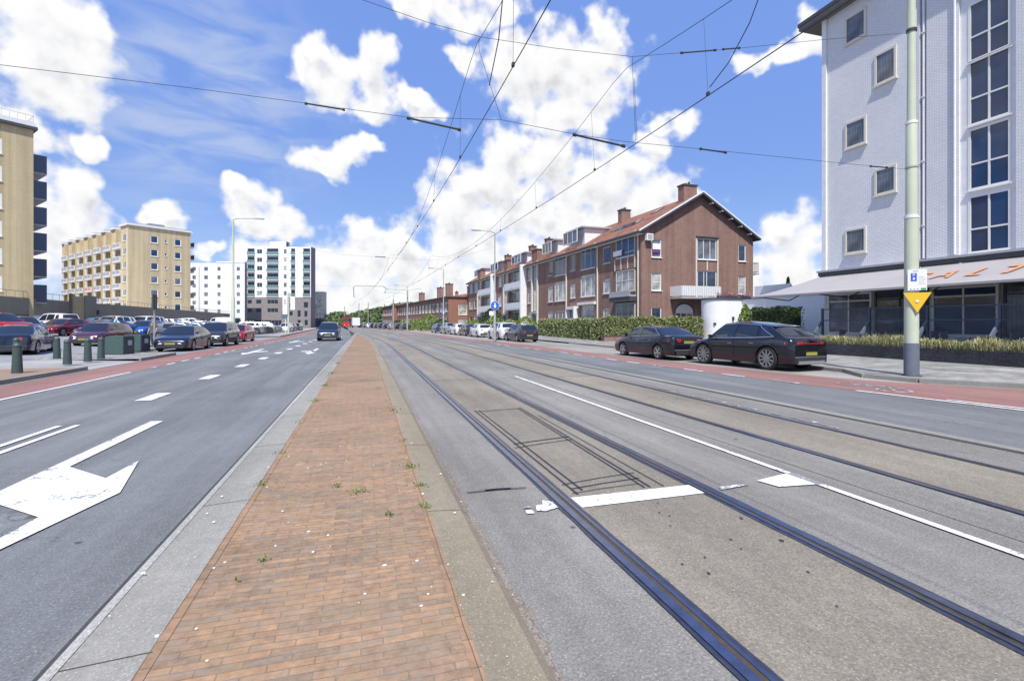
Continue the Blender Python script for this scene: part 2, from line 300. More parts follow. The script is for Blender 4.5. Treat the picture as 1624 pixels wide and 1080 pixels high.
# ------------------------------------------------------------------ helpers
def S(o, label=None, cat=None, group=None, kind=None):
    if label: o['label'] = label
    if cat: o['category'] = cat
    if group: o['group'] = group
    if kind: o['kind'] = kind
    return o
def empty(name, loc=(0, 0, 0), rz=0.0, label=None, cat=None, group=None):
    o = bpy.data.objects.new(name, None); COL.objects.link(o); o.location = loc; o.rotation_euler = (0, 0, rz); o.empty_display_size = .1
    return S(o, label, cat, group)
class MB:
    def __init__(s, M=None): s.v = []; s.f = []; s.m = []; s.mats = []; s.M = M or Matrix.Identity(4); s.cur = 0
    def mi(s, name):
        if name not in s.mats: s.mats.append(name)
        return s.mats.index(name)
    def use(s, name): s.cur = s.mi(name); return s
    def add(s, vs, fs, name=None):
        k = len(s.v); c = s.cur if name is None else s.mi(name)
        for p in vs: s.v.append(tuple(s.M @ Vector(p)))
        for f in fs: s.f.append(tuple(k + i for i in f)); s.m.append(c)
        return s
    def box(s, x0, x1, y0, y1, z0, z1, name=None):
        return s.add([(x0, y0, z0), (x1, y0, z0), (x1, y1, z0), (x0, y1, z0), (x0, y0, z1), (x1, y0, z1), (x1, y1, z1), (x0, y1, z1)],
                     [(0, 3, 2, 1), (4, 5, 6, 7), (0, 1, 5, 4), (1, 2, 6, 5), (2, 3, 7, 6), (3, 0, 4, 7)], name)
    def quad(s, a, b, c, d, name=None): return s.add([a, b, c, d], [(0, 1, 2, 3)], name)
    def poly(s, pts, z, name=None):
        return s.add([(x, y, z) for x, y in pts], [tuple(range(len(pts)))], name)
    def prism(s, pts, z0, z1, name=None):
        n = len(pts)
        return s.add([(x, y, z0) for x, y in pts] + [(x, y, z1) for x, y in pts], [tuple(range(n))[::-1], tuple(range(n, 2 * n))] + [(i, (i + 1) % n, n + (i + 1) % n, n + i) for i in range(n)], name)
    def tube(s, pts, r, n=8, name=None, cap=True):
        pts = [Vector(p) for p in pts]; rs = r if isinstance(r, (list, tuple)) else [r] * len(pts)
        vs = []; up0 = Vector((0, 0, 1))
        for i, p in enumerate(pts):
            d = (pts[min(i + 1, len(pts) - 1)] - pts[max(i - 1, 0)]).normalized()
            a = d.cross(up0) if abs(d.z) < .95 else d.cross(Vector((0, 1, 0)))
            a.normalize(); b = d.cross(a).normalized()
            for k in range(n):
                t = 2 * pi * k / n; vs.append(tuple(p + a * (rs[i] * cos(t)) + b * (rs[i] * sin(t))))
        fs = [(i * n + k, i * n + (k + 1) % n, (i + 1) * n + (k + 1) % n, (i + 1) * n + k) for i in range(len(pts) - 1) for k in range(n)]
        if cap: fs += [tuple(range(n))[::-1], tuple(range((len(pts) - 1) * n, len(pts) * n))]
        return s.add(vs, fs, name)
    def lathe(s, prof, n=24, name=None, c=(0, 0), cap=True):
        vs = [(c[0] + r * cos(2 * pi * k / n), c[1] + r * sin(2 * pi * k / n), z) for r, z in prof for k in range(n)]
        fs = [(i * n + k, i * n + (k + 1) % n, (i + 1) * n + (k + 1) % n, (i + 1) * n + k) for i in range(len(prof) - 1) for k in range(n)]
        if cap: fs.append(tuple(range(n))[::-1]); fs.append(tuple(range((len(prof) - 1) * n, len(prof) * n)))
        return s.add(vs, fs, name)
    def mesh(s, name, smooth=0):
        me = bpy.data.meshes.new(name); me.from_pydata(s.v, [], s.f)
        for mn in s.mats: me.materials.append(MATS[mn])
        me.polygons.foreach_set('material_index', s.m)
        if smooth:
            me.polygons.foreach_set('use_smooth', [True] * len(s.f)); me.set_sharp_from_angle(angle=radians(smooth))
        me.update(); return me
    def build(s, name, parent=None, smooth=0, **kw):
        o = bpy.data.objects.new(name, s.mesh(name, smooth)); COL.objects.link(o)
        if parent: o.parent = parent
        return S(o, kw.get('label'), kw.get('cat'), kw.get('group'), kw.get('kind'))
def copy_tree(o, parent=None):
    c = o.copy(); COL.objects.link(c); c.parent = parent
    for ch in list(o.children): copy_tree(ch, c)
    return c
# the road bends away to the left in the distance
def sh(s):
    if s < 33: return 0.0
    if s < 53: return -(s - 33) ** 2 / 700
    return -.571 - .057 * (s - 53)
def shl(s): return 0.0 if s < 60 else -.035 * (s - 60)
def gz(u):                                     # the car park climbs gently away from the road
    return 0.0 if u > -13 else min(.8, .047 * (-u - 13))
def srange(a, b, near=1.0):
    out = [a]; x = a
    while x < b:
        x += max(near, (x) * .06) if x > 0 else near
        out.append(min(x, b))
    return out
def ribbon(name, u0, u1, a, b, z, mname, f0=sh, f1=None, near=2.0, **kw):
    f1 = f1 or f0; mb = MB(); ss = srange(a, b, near)
    U0 = u0 if callable(u0) else (lambda s: u0 + f0(s)); U1 = u1 if callable(u1) else (lambda s: u1 + f1(s))
    vs = []; fs = []
    for s_ in ss: vs += [(U0(s_), s_, z), (U1(s_), s_, z)]
    for i in range(len(ss) - 1): fs.append((2 * i, 2 * i + 1, 2 * i + 3, 2 * i + 2))
    mb.add(vs, fs, mname)
    if not name: return mb
    return mb.build(name, kind='structure')
def interp(tab):
    def f(s):
        if s <= tab[0][0]: return tab[0][1]
        for (a, x), (b, y) in zip(tab, tab[1:]):
            if s <= b: return x + (y - x) * (s - a) / (b - a)
        (a, x), (b, y) = tab[-2], tab[-1]; return y + (y - x) * (s - b) / (b - a)
    return f
# ------------------------------------------------------------------ ground
m = MB(); m.use('soil')
m.quad((-900, -200, -.06), (900, -200, -.06), (900, 1500, -.06), (-900, 1500, -.06)); m.build('ground', kind='structure')
MATS['soil'].node_tree.nodes['Principled BSDF'].inputs['Base Color'].default_value = (.06, .05, .03, 1)
redge = interp([(-12, 13.2), (3, 11.9), (6.2, 11.56), (9, 11.16), (12.4, 10.75), (18, 10.3), (25, 10.2), (34, 9.47), (55, 8.15), (87, 6.35), (200, 0)])
rout = interp([(-12, 19), (4, 17.0), (8.2, 15.2), (9.9, 13.85), (11.3, 12.95), (13, 12.8), (16.6, 12.15), (21, 11.75), (35, 11.3), (48, 10.2), (87, 8.0), (200, 2)])
ribbon('road', -7.25, -1.38, -12, 260, 0.0, 'asphalt_blue', shl, shl)
ribbon('tram_road', .78, 4.6, -12, 260, 0.0, 'asphalt_grey')
ribbon('far_lane', 4.6, redge, -12, 260, -.001, 'asphalt_blue')
ribbon('tram_road_outer', 4.62, 7.72, -12, 260, .003, 'asphalt_grey')
ribbon('track_bed_near', 1.76, 3.07, -12, 260, .005, 'track_concrete')
ribbon('track_bed_far', 5.36, 6.63, -12, 260, .007, 'track_concrete')
ribbon('drain_strip', 7.68, 8.0, -12, 260, .008, 'concrete_strip')
ribbon('cycle_lane_left', -8.96, -7.25, -12, 260, .003, 'red_asphalt', shl)
ribbon('cycle_lane_right', redge, rout, -12, 260, .003, 'red_asphalt')
# central reservation: raised brick strip between two concrete gutters
def med_r(s): return .87 + sh(s)
def med_l(s): return -1.42
def tip(s, side):
    l, r = (-1.42 + (shl(s))), (.87 + sh(s)); return l if side < 0 else r
def medrib(l, r, z, mname, b=76, name=None, zf=None):
    ss = srange(-12, b, 1.0); vs = []; fs = []
    for s_ in ss: vs += [(l(s_), s_, z), (r(s_), s_, z)]
    for i in range(len(ss) - 1): fs.append((2 * i, 2 * i + 1, 2 * i + 3, 2 * i + 2))
    return MB().add(vs, fs, mname).build(name, kind='structure')
medrib(lambda s: -.92, lambda s: .495 + sh(s), .075, 'median_brick', 70, 'median_paving')
medrib(lambda s: -.955, lambda s: -.905, .079, 'edge_brick', 70, 'median_edging')
medrib(lambda s: .45 + sh(s), lambda s: .50 + sh(s), .079, 'edge_brick', 70, 'median_edging')
def kerbprof(name, prof, f, a, b, mname, near=1.0, joints=None):
    ss = srange(a, b, near); n = len(prof); vs = []; fs = []
    for s_ in ss:
        for (u, z) in prof: vs.append((u + f(s_), s_, z))
    for i in range(len(ss) - 1):
        for k in range(n - 1): fs.append((i * n + k, i * n + k + 1, (i + 1) * n + k + 1, (i + 1) * n + k))
    mb = MB().add(vs, fs, mname)
    if joints:
        s_ = a
        while s_ < min(b, 30):
            s_ += joints; w = .004
            for (u0, z0), (u1, z1) in zip(prof, prof[1:]):
                mb.quad((u0 + f(s_), s_, z0 + .002), (u1 + f(s_), s_, z1 + .002), (u1 + f(s_), s_ + 2 * w, z1 + .002), (u0 + f(s_), s_ + 2 * w, z0 + .002), 'drain')
    return mb.build(name, kind='structure')
kerbprof('median_kerb', [(-1.40, .001), (-1.36, .040), (-1.30, .058), (-.97, .078), (-.94, .078)], lambda s: 0, -12, 78, 'concrete_strip', joints=2.1)
kerbprof('median_kerb', [(.49, .078), (.52, .078), (.76, .06), (.81, .02), (.83, .001)], sh, -12, 78, 'concrete_side', joints=2.3)
kerbprof('gutter_edge', [(-1.425, .004), (-1.392, .004)], lambda s: 0, -12, 78, 'drain')
asphalt('crumbled_edge', (.22, .185, .155), .6, .1, .2, stains=False)
mb = MB(); vs = []; fs = []; ss = [-12 + .09 * i for i in range(420)]
for s_ in ss: vs += [(.815, s_, .009), (.862 + .035 * noise.noise(Vector((s_ * 2.1, 3, 1))) + .03 * noise.noise(Vector((s_ * 9, 3, 1))), s_, .009)]
mb.add(vs, [(2 * i, 2 * i + 1, 2 * i + 3, 2 * i + 2) for i in range(len(ss) - 1)], 'crumbled_edge'); mb.build('gutter_edge', kind='structure')
asphalt('kerb_bevel', (.33, .325, .30), .45, .1, .2, stains=False)
kerbprof('median_kerb', [(-1.402, .004), (-1.363, .0435), (-1.302, .0615)], lambda s: 0, -12, 78, 'kerb_bevel')
# rails: sealant, running head, groove, keeper lip
for nm, u in (('near', 1.67), ('near', 3.157), ('far', 5.27), ('far', 6.70)):
    inner = 1 if u in (1.67, 5.27) else -1
    mb = MB(); ss = sorted(set(srange(-12, 0, 1.2) + [i * .16 for i in range(0, 90)] + srange(14.4, 260, .8)))
    def strip(a, b, z0, z1, mn):
        vs = []; fs = []
        for s_ in ss:
            j = 0.011 * noise.noise(Vector((s_ * 3.3, u, a))) if mn == 'rail_sealant' else 0
            vs += [(u + inner * a + sh(s_) + j, s_, z0), (u + inner * b + sh(s_) + j, s_, z1)]
        for i in range(len(ss) - 1):
            q = (2 * i, 2 * i + 1, 2 * i + 3, 2 * i + 2); fs.append(q if inner > 0 else q[::-1])
        mb.add(vs, fs, mn)
    if nm == 'near':
        strip(-.062, .125, .010, .010, 'rail_sealant'); strip(-.035, .025, .016, .016, 'steel_rail'); strip(.027, .058, .0125, .0125, 'rail_groove'); strip(.06, .085, .0145, .0145, 'steel_rail')
    else:
        strip(-.045, .085, .010, .010, 'rail_sealant'); strip(-.028, .02, .014, .014, 'steel_rail'); strip(.022, .05, .0125, .0125, 'rail_groove')
    mb.build('tram_rail', kind='structure')
ribbon('drain_channel', 7.69, 7.79, -12, 200, .012, 'drain')
# ------------------------------------------------------------------ road markings
mk = MB(); mk.use('road_paint'); ZP = .013
def line(pts, w, mn='road_paint', z=ZP):
    for (a, b) in zip(pts, pts[1:]):
        d = Vector((b[0] - a[0], b[1] - a[1])); d.normalize(); n = Vector((-d.y, d.x)) * (w / 2)
        mk.add([(a[0] + n.x, a[1] + n.y, z), (a[0] - n.x, a[1] - n.y, z), (b[0] - n.x, b[1] - n.y, z), (b[0] + n.x, b[1] + n.y, z)], [(3, 2, 1, 0)], mn)
def P2(pts, mn='road_paint', z=ZP): mk.poly(pts, z, mn)
line([(4.31, -10), (4.31, 14.4)], .075)
line([(-7.22, -10), (-7.22, 19)], .085)
for k in range(34):
    s0 = 20.5 + k * 1.62
    line([(-7.22 + shl(s0), s0), (-7.22 + shl(s0), s0 + .85)], .09, 'road_paint' if k % 4 else 'worn_paint')
line([(-4.52, -8), (-4.52, 9.42)], .085); line([(-4.28, -8), (-4.28, 9.42)], .085)
for k in range(14):
    s0 = 12.02 + 4.1 * k; u = -4.35 + shl(s0)
    P2([(u - .15, s0), (u + .15, s0), (u + .15, s0 + 1.15), (u - .15, s0 + 1.15)])
P2([(-3.31, 3.0), (-3.13, 3.0), (-3.13, 5.5), (-3.06, 5.49), (-3.06, 6.65), (-3.13, 6.72), (-3.13, 9.42), (-3.31, 9.46)])
P2([(-3.06, 5.49), (-2.56, 5.05), (-2.54, 6.12), (-3.06, 6.65)], 'road_paint')
P2([(-2.56, 5.05), (-2.60, 4.3), (-2.50, 4.2), (-2.2, 5.57), (-2.54, 6.12)], 'road_paint', ZP)
P2([(-2.54, 6.12), (-2.2, 5.57), (-2.50, 6.80)], 'road_paint', ZP)
# arrows further down the carriageway
for (u, s0, k) in ((-5.9, 29.5, 1), (-2.75, 29.0, -1), (-5.7, 45, 1), (-2.6, 58, -1)):
    P2([(u - .08, s0), (u + .08, s0), (u + .08, s0 + 4.2), (u - .08, s0 + 4.2)])
    P2([(u + .08, s0 + .4), (u + .7 * k + .08, s0 + .9), (u + .7 * k + .08, s0 + 1.4), (u + .08, s0 + 1.5)][::1 if k > 0 else -1])
    P2([(u - .3, s0 - .1), (u, s0 - 1.5), (u + .3, s0 - .1)])
# stop line across the near track and the block at the lane line
P2([(1.40, 4.04), (1.47, 4.01), (1.60, 4.06), (1.60, 4.20), (1.53, 4.26), (1.50, 4.17), (1.43, 4.15)], 'road_paint'); P2([(1.30, 4.0), (1.36, 3.99), (1.37, 4.06), (1.31, 4.08)], 'road_paint'); P2([(1.30, 4.12), (1.38, 4.12), (1.36, 4.18)], 'worn_paint')
P2([(1.80, 4.0), (3.05, 4.02), (3.05, 4.26), (1.80, 4.25)])
P2([(3.26, 4.05), (3.62, 4.1), (3.6, 4.14), (3.3, 4.13)], 'worn_paint')
P2([(3.86, 3.97), (4.27, 3.93), (4.27, 4.30), (3.80, 4.19)])
P2([(4.27, 3.93), (4.36, 3.93), (4.36, 4.3), (4.27, 4.30)], 'worn_paint', ZP + .002)
# right-hand edge lines and dashes
line([(redge(s_) - .06, s_) for s_ in (3.0, 5.0, 6.5, 8.0, 9.1)], .10)
line([(redge(s_) + .28 - (s_ - 3) * .02, s_) for s_ in (2.0, 4.0, 6.2, 7.5)], .09)
for k in range(16):
    s0 = 10.6 + k * 1.75
    line([(redge(s0) + .02, s0), (redge(s0 + .9) + .02, s0 + .9)], .10, 'road_paint' if k % 3 else 'worn_paint')
# worn bicycle symbol
bs = [(12.15, 9.25), (12.75, 9.4)]
for (cu, cs) in ((12.0, 8.9), (12.2, 10.1)):
    pts = [(cu + .3 * cos(a * pi / 7), cs + .36 * sin(a * pi / 7)) for a in range(15)]; line(pts, .07, 'worn_paint')
line([(12.0, 8.9), (12.5, 9.4), (12.2, 10.1)], .07, 'worn_paint'); line([(12.5, 9.0), (12.5, 9.7)], .07, 'worn_paint'); line([(12.05, 9.6), (12.5, 9.4)], .07, 'worn_paint')
# flaked paint beside the far track
random.seed(3)
for k in range(26):
    s0 = 5.9 + k * .19; u = 6.86 + random.uniform(-.03, .05)
    if random.random() < .75: line([(u, s0), (u + random.uniform(-.02, .02), s0 + random.uniform(.1, .22))], random.uniform(.02, .07), 'worn_paint')
mk.build('road_markings', kind='structure')
# sealed loop slots in the near track, dark tar
mk = MB()
line([(1.92, 9.0), (1.90, 4.32)], .022, 'tar'); line([(1.995, 8.95), (1.99, 4.42)], .022, 'tar')
line([(2.80, 9.05), (2.66, 4.32)], .022, 'tar'); line([(2.74, 9.0), (2.60, 4.32)], .02, 'tar'); line([(2.87, 8.2), (2.80, 4.3)], .012, 'tar')
for (a, b, w) in (((1.93, 8.85), (2.77, 8.95), .03), ((1.88, 6.35), (2.75, 6.55), .03), ((1.84, 6.15), (2.72, 6.38), .02), ((1.86, 4.62), (2.75, 4.78), .015), ((1.9, 4.48), (2.7, 4.6), .018), ((1.86, 4.36), (2.6, 4.44), .012), ((.92, 4.66), (1.5, 4.64), .02), ((1.1, 4.67), (1.35, 4.66), .035)):
    line([a, ((a[0] + b[0]) / 2, (a[1] + b[1]) / 2 + .015), b], w, 'tar')
for k in range(16):
    u, s_ = random.uniform(1.9, 3.0), random.uniform(2.2, 4.3); q_ = random.uniform(.3, .85)
    P2([(u + .016 * q_ * cos(t) * random.uniform(.6, 1.5), s_ + .03 * q_ * sin(t) * random.uniform(.6, 1.4)) for t in (0, 1, 2, 3, 4, 5)], 'tar')
mk.build('tar_seams', kind='structure')
# ------------------------------------------------------------------ left pavement, kerbs, car park
m = MB(); m.poly([(-11.6, -12), (-9.0, -12), (-9.0, 20.4), (-11.6, 20.4)], .10, 'tan_paving')
m.build('pavement_left', kind='structure')
m = MB(); m.poly([(-13.2, -12), (-11.6, -12), (-11.6, 24.6), (-13.2, 24.6)], .102, 'pale_paving')
m.poly([(-11.6, 24.5), (-9.05, 24.5), (-9.05, 28.9), (-11.6, 29.8)], .105, 'slab_paving')
m.poly([(-13.6, 24.6), (-11.6, 24.6), (-11.6, 36), (-13.6, 36)], .107, 'slab_paving')
m.quad((-11.6, 20.4, .098), (-8.96, 20.4, .01), (-8.96, 24.5, .01), (-11.6, 24.5, .10), 'pale_paving')
m.build('pavement_left', kind='structure')
m = MB()
for a, b in ((-12, 20.6), (24.6, 28.9)):
    m.prism([(-9.12, a), (-8.96, a), (-8.96, b - .5), (-9.02, b - .1), (-9.12, b)], -.02, .125, 'concrete_strip')
m.prism([(-11.62, 29.72), (-9.1, 28.82), (-9.05, 28.95), (-11.5, 29.86)], -.02, .122, 'concrete_strip'); m.prism([(-11.6, 29.8), (-11.47, 29.86), (-11.47, 36.1), (-11.6, 36.1)], -.02, .124, 'concrete_strip')
m.build('kerb', kind='structure')
m = MB(); m.quad((-8.95, -12, .0065), (-8.80, -12, .0065), (-8.80, 20.5, .0065), (-8.95, 20.5, .0065), 'concrete_strip')
m.poly([(-11.6, 28.9), (-8.96, 28.9), (-8.96, 62), (-11.6, 62)], .0062, 'lot_paving'); m.build('parking_lane', kind='structure')
m = MB()
us = [-13.2, -20, -26, -30, -120]
for a, b in zip(us, us[1:]):
    m.quad((b, -12, gz(b) + .01), (a, -12, gz(a) + .01), (a, 130, gz(a) + .01), (b, 130, gz(b) + .01), 'lot_paving')
m.build('car_park', kind='structure')
m = MB(); m.poly([(-13.6, 36), (-11.6, 36), (-11.6, 62), (-9.2, 62), (-9.2 - 3.5, 160), (-60, 160), (-60, 130), (-13.6, 130)], .09, 'pale_paving'); m.build('pavement_left', kind='structure')
# ------------------------------------------------------------------ right pavement
m = MB()
kp = [(17.3, -12), (17.2, 3), (15.7, 8.0), (14.25, 9.9), (14.05, 11.2), (14.95, 12.6), (14.95, 23.5), (15.2, 24.5), (15.2, 36)]
m.add([(u, s_, .11) for u, s_ in kp] + [(23, 36, .11), (23, -12, .11)], [tuple(range(len(kp) + 2))[::-1]], 'slab_paving')
m.poly([(23, 20.6), (30.5, 20.6), (30.5, 41), (23.0, 41)], .108, 'slab_paving')
m.build('pavement_right', kind='structure')
m = MB()
for (a, b) in zip(kp, kp[1:]):
    d = Vector((b[0] - a[0], b[1] - a[1])).normalized(); n = Vector((d.y, -d.x)) * .13
    m.prism([(a[0] - n.x, a[1] - n.y), (a[0], a[1]), (b[0], b[1]), (b[0] - n.x, b[1] - n.y)], -.02, .114, 'concrete_strip')
m.build('kerb', kind='structure')
m = MB(); m.poly([(12.6, 11.4), (15, 11.2), (15.3, 36), (11.2, 36), (11.6, 25)], .0015, 'driveway_paving')
m.poly([(10.5, 36), (24.4, 36), (24.4, 160), (-4, 160), (3, 105)], .0005, 'driveway_paving')
m.poly([(12.55, 11.8), (13.75, 9.75), (15.4, 9.4), (15.4, 12.2)], .0022, 'driveway_paving'); m.poly([(13.4, 6), (17.3, 3), (15.8, 8), (14.2, 10)], .001, 'concrete_strip'); m.build('parking_bay', kind='structure')
m = MB(); m.poly([(15.25, 35.9), (23.9, 35.9), (23.5, 105), (13, 105), (14.6, 60)], .10, 'slab_paving'); m.poly([(15.0, 35.9), (15.3, 35.9), (14.6, 60), (13, 105), (12.7, 105), (14.3, 60)], .112, 'concrete_strip')
m.build('pavement_right', kind='structure')
# ------------------------------------------------------------------ walls, windows
def frame(x=0, y=0, z=0, rz=0): return Matrix.Translation((x, y, z)) @ Matrix.Rotation(rz, 4, 'Z')
def wall(mb, F, x0, x1, z0, z1, ops, mname, depth=.12, rev=None):
    xs = sorted({x0, x1, *[o[0] for o in ops], *[o[1] for o in ops]}); zs = sorted({z0, z1, *[o[2] for o in ops], *[o[3] for o in ops]})
    xs = [x for x in xs if x0 <= x <= x1]; zs = [z for z in zs if z0 <= z <= z1]
    old = mb.M; mb.M = old @ F
    for xa, xb in zip(xs, xs[1:]):
        for za, zb in zip(zs, zs[1:]):
            cx, cz = (xa + xb) / 2, (za + zb) / 2
            if any(o[0] < cx < o[1] and o[2] < cz < o[3] for o in ops): continue
            mb.quad((xa, 0, za), (xb, 0, za), (xb, 0, zb), (xa, 0, zb), mname)
    for a, b, c, d in [o[:4] for o in ops]:
        r = rev or mname; e = depth
        mb.quad((a, 0, c), (a, e, c), (a, e, d), (a, 0, d), r); mb.quad((b, 0, d), (b, e, d), (b, e, c), (b, 0, c), r)
        mb.quad((a, 0, c), (b, 0, c), (b, e, c), (a, e, c), r); mb.quad((a, 0, d), (a, e, d), (b, e, d), (b, 0, d), r)
    mb.M = old
WC = {}
def window(parent, F, op, cols=1, rows=1, pane='pane_dark', fm='white_frame', depth=.06, fw=.06, sill=True, proud=0.0, mw=None, rowpos=None, sub=True, name='window', sillm=None, so=0.0):
    x0, x1, z0, z1 = op[:4]; w = x1 - x0; h = z1 - z0; mw = mw or fw * .7
    key = (round(w, 2), round(h, 2), cols, rows, pane, fm, fw, sill, mw, rowpos, sillm, so)
    if key not in WC:
        b = MB(); b.use(fm); T = .07
        b.box(0, fw, -proud, T, 0, h); b.box(w - fw, w, -proud, T, 0, h); b.box(fw, w - fw, -proud, T, 0, fw); b.box(fw, w - fw, -proud, T, h - fw, h)
        cx = [w * i / cols for i in range(1, cols)] if isinstance(cols, int) else [w * c for c in cols]
        rz_ = [h * i / rows for i in range(1, rows)] if rowpos is None else [h * r for r in rowpos]
        for c in cx: b.box(c - mw / 2, c + mw / 2, .004, T - .004, fw, h - fw)
        for c in rz_: b.box(fw, w - fw, .008, T - .008, c - mw / 2, c + mw / 2)
        if sill: b.box(-.05, w + .05, -.09 - depth - so, T, -.06, -.003, sillm or fm)
        p = MB(); p.box(fw * .6, w - fw * .6, .035, .06, fw * .6, h - fw * .6, pane)
        WC[key] = (b.mesh(name), p.mesh('pane'))
    bm_, pm = WC[key]
    o = bpy.data.objects.new(name, bm_); COL.objects.link(o); o.parent = parent; o.matrix_local = F @ Matrix.Translation((x0, depth, z0))
    q = bpy.data.objects.new('pane', pm); COL.objects.link(q); q.parent = o
    return o
def pick(*a): return random.choice(a)
def railing(mb, pts, z0, z1, n=None, bar=.012, rail=.025, gap=.14, mn=None):
    if mn: mb.use(mn)
    for a, b in zip(pts, pts[1:]):
        L = hypot(b[0] - a[0], b[1] - a[1]); k = max(2, int(L / gap))
        mb.tube([(a[0], a[1], z1), (b[0], b[1], z1)], rail, 6); mb.tube([(a[0], a[1], z0), (b[0], b[1], z0)], rail * .8, 6)
        for i in range(k + 1):
            t = i / k; x = a[0] + (b[0] - a[0]) * t; y = a[1] + (b[1] - a[1]) * t
            mb.box(x - bar, x + bar, y - bar, y + bar, z0, z1)
# ================================================================== brick terrace (three blocks in a row)
AR = radians(2.7); RZ = -pi / 2 + AR
def rowpos(L, y=0): return (24.2 - L * sin(AR) + y * cos(AR), 40.8 + L * cos(AR) + y * sin(AR), .1)
EAVE = 10.0; RIDGE = 13.75; DEP = 12.9
def roof_part(parent, xa, xb, over0=0.0, over1=0.0):
    m = MB(); t = .22; ov = .45
    for (y0, y1, s_) in ((-ov, DEP / 2, 1), (DEP + ov, DEP / 2, -1)):
        k = (RIDGE - EAVE) / (DEP / 2); ze = EAVE - ov * k + .1; zr = RIDGE + .1
        a, b = xa - over0, xb + over1
        pts = [(a, y0, ze), (b, y0, ze), (b, y1, zr), (a, y1, zr)]
        lo = [(x, y, z - t) for x, y, z in pts]
        f = [(0, 1, 2, 3), (7, 6, 5, 4), (0, 4, 5, 1), (1, 5, 6, 2), (3, 7, 4, 0)]
        if s_ < 0: f = [q[::-1] for q in f]
        m.add(pts + lo, [f[0]], 'roof_tile'); m.add(pts + lo, f[1:], 'dark_trim')
    return m.build('roof', parent)
def gutter_eave(parent, xa, xb):
    m = MB(); z = EAVE - .45 * (RIDGE - EAVE) / (DEP / 2)
    m.box(xa, xb, -.62, -.44, z - .16, z - .04, 'dark_trim'); m.box(xa, xb, -.44, -.0, z - .2, z - .14, 'white_trim')
    return m.build('gutter', parent)
def chimney(parent, x, y, w, d, z0, z1, mn='house_brick', pots=2):
    m = MB(); m.box(x - w / 2, x + w / 2, y - d / 2, y + d / 2, z0, z1, mn); m.box(x - w / 2 - .08, x + w / 2 + .08, y - d / 2 - .08, y + d / 2 + .08, z1, z1 + .14, 'dark_trim')
    for i in range(pots):
        px = x + (i - (pots - 1) / 2) * w * .5; m.lathe([(.09, z1 + .1), (.11, z1 + .3), (.08, z1 + .42)], 8, 'dark_metal', (px, y))
    return m.build('chimney', parent)
def dormer(parent, x0, x1, ylo, z0, z1, back=3.2, pane='pane_blue'):
    m = MB(); m.box(x0, x1, ylo, ylo + back, z0 - .8, z1, 'white_trim'); o = m.build('dormer', parent)
    r = MB(); r.box(x0 - .35, x1 + .35, ylo - .45, ylo + back + .3, z1, z1 + .16, 'grey_trim'); r.build('dormer_roof', o)
    w = window(o, frame(), (x0 + .1, x1 - .1, z0, z1 - .12), 3, 1, pane, 'white_frame', -.05, .07, False)
    return o
def downpipe(parent, x, z0, z1, r=.05, y=-.08, mn='cream_frame'):
    m = MB(); m.tube([(x, y, z0), (x, y, z1), (x, y - .35, z1 + .25)], r, 8, mn); return m.build('downpipe', parent)
# ---- block nearest the camera
B1 = empty('apartment_house', rowpos(0), RZ, 'brown brick three-storey corner house with red tiled gable roof behind the hedge', 'house', 'brick terrace houses along the right side')
F0 = frame(); wm = 'house_brick'
ops = [(-7.0, -5.5, 7.6, 9.3), (-7.0, -5.5, 4.5, 6.0), (-7.0, -5.5, .6, 3.0),
       (-12.2, -8.75, 7.45, 9.7), (-12.2, -8.75, 4.4, 6.8), (-12.0, -8.9, .4, 3.45),
       (-14.85, -13.5, 7.6, 9.4), (-14.85, -13.5, 4.4, 6.05),
       (-19.5, -16.1, 7.4, 9.7), (-19.5, -16.1, 4.2, 6.6), (-19.4, -16.3, .6, 3.0),
       (-21.5, -20.0, 7.6, 9.4), (-21.5, -20.0, 4.2, 6.2), (-21.5, -20.0, 1.2, 3.0), (-14.7, -13.3, .2, 2.9),
       (-4.3, -.95, 4.5, 6.55), (-4.3, -.95, 7.8, 9.75), (-4.3, -.95, .7, 3.4)]
m = MB(); wall(m, F0, -24.9, 0, 0, EAVE, ops, wm, .14)
# gable wall, openings in the gable frame (X = depth into the block)
FG = frame(0, 0, 0, pi / 2)
gops = [(1.09, 2.17, 7.51, 9.17), (1.09, 2.17, 4.45, 6.09), (1.09, 2.17, .9, 2.89), (6.2, 8.45, 7.53, 9.55), (6.2, 8.45, 3.9, 6.44), (11.07, 12.0, 7.53, 9.15), (11.07, 12.0, 4.3, 6.1), (3.7, 5.7, .5, 2.45)]
wall(m, FG, 0, DEP, 0, EAVE, gops, wm, .14)
m.M = FG; m.add([(0, 0, EAVE), (DEP, 0, EAVE), (DEP / 2, 0, RIDGE)], [(0, 1, 2)], wm)
m.M = Matrix.Identity(4); m.quad((-24.9, DEP, 0), (0, DEP, 0), (0, DEP, EAVE), (-24.9, DEP, EAVE), wm)
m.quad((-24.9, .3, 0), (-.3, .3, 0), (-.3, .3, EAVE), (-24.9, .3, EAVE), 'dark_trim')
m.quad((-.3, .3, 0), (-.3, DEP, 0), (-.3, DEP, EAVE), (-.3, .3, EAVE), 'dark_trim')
m.build('wall', B1)
roof_part(B1, -24.9, 0, 0, .55); gutter_eave(B1, -24.9, .3)
m = MB()                                     # white barge boards and the eaves brackets
k = (RIDGE - EAVE) / (DEP / 2)
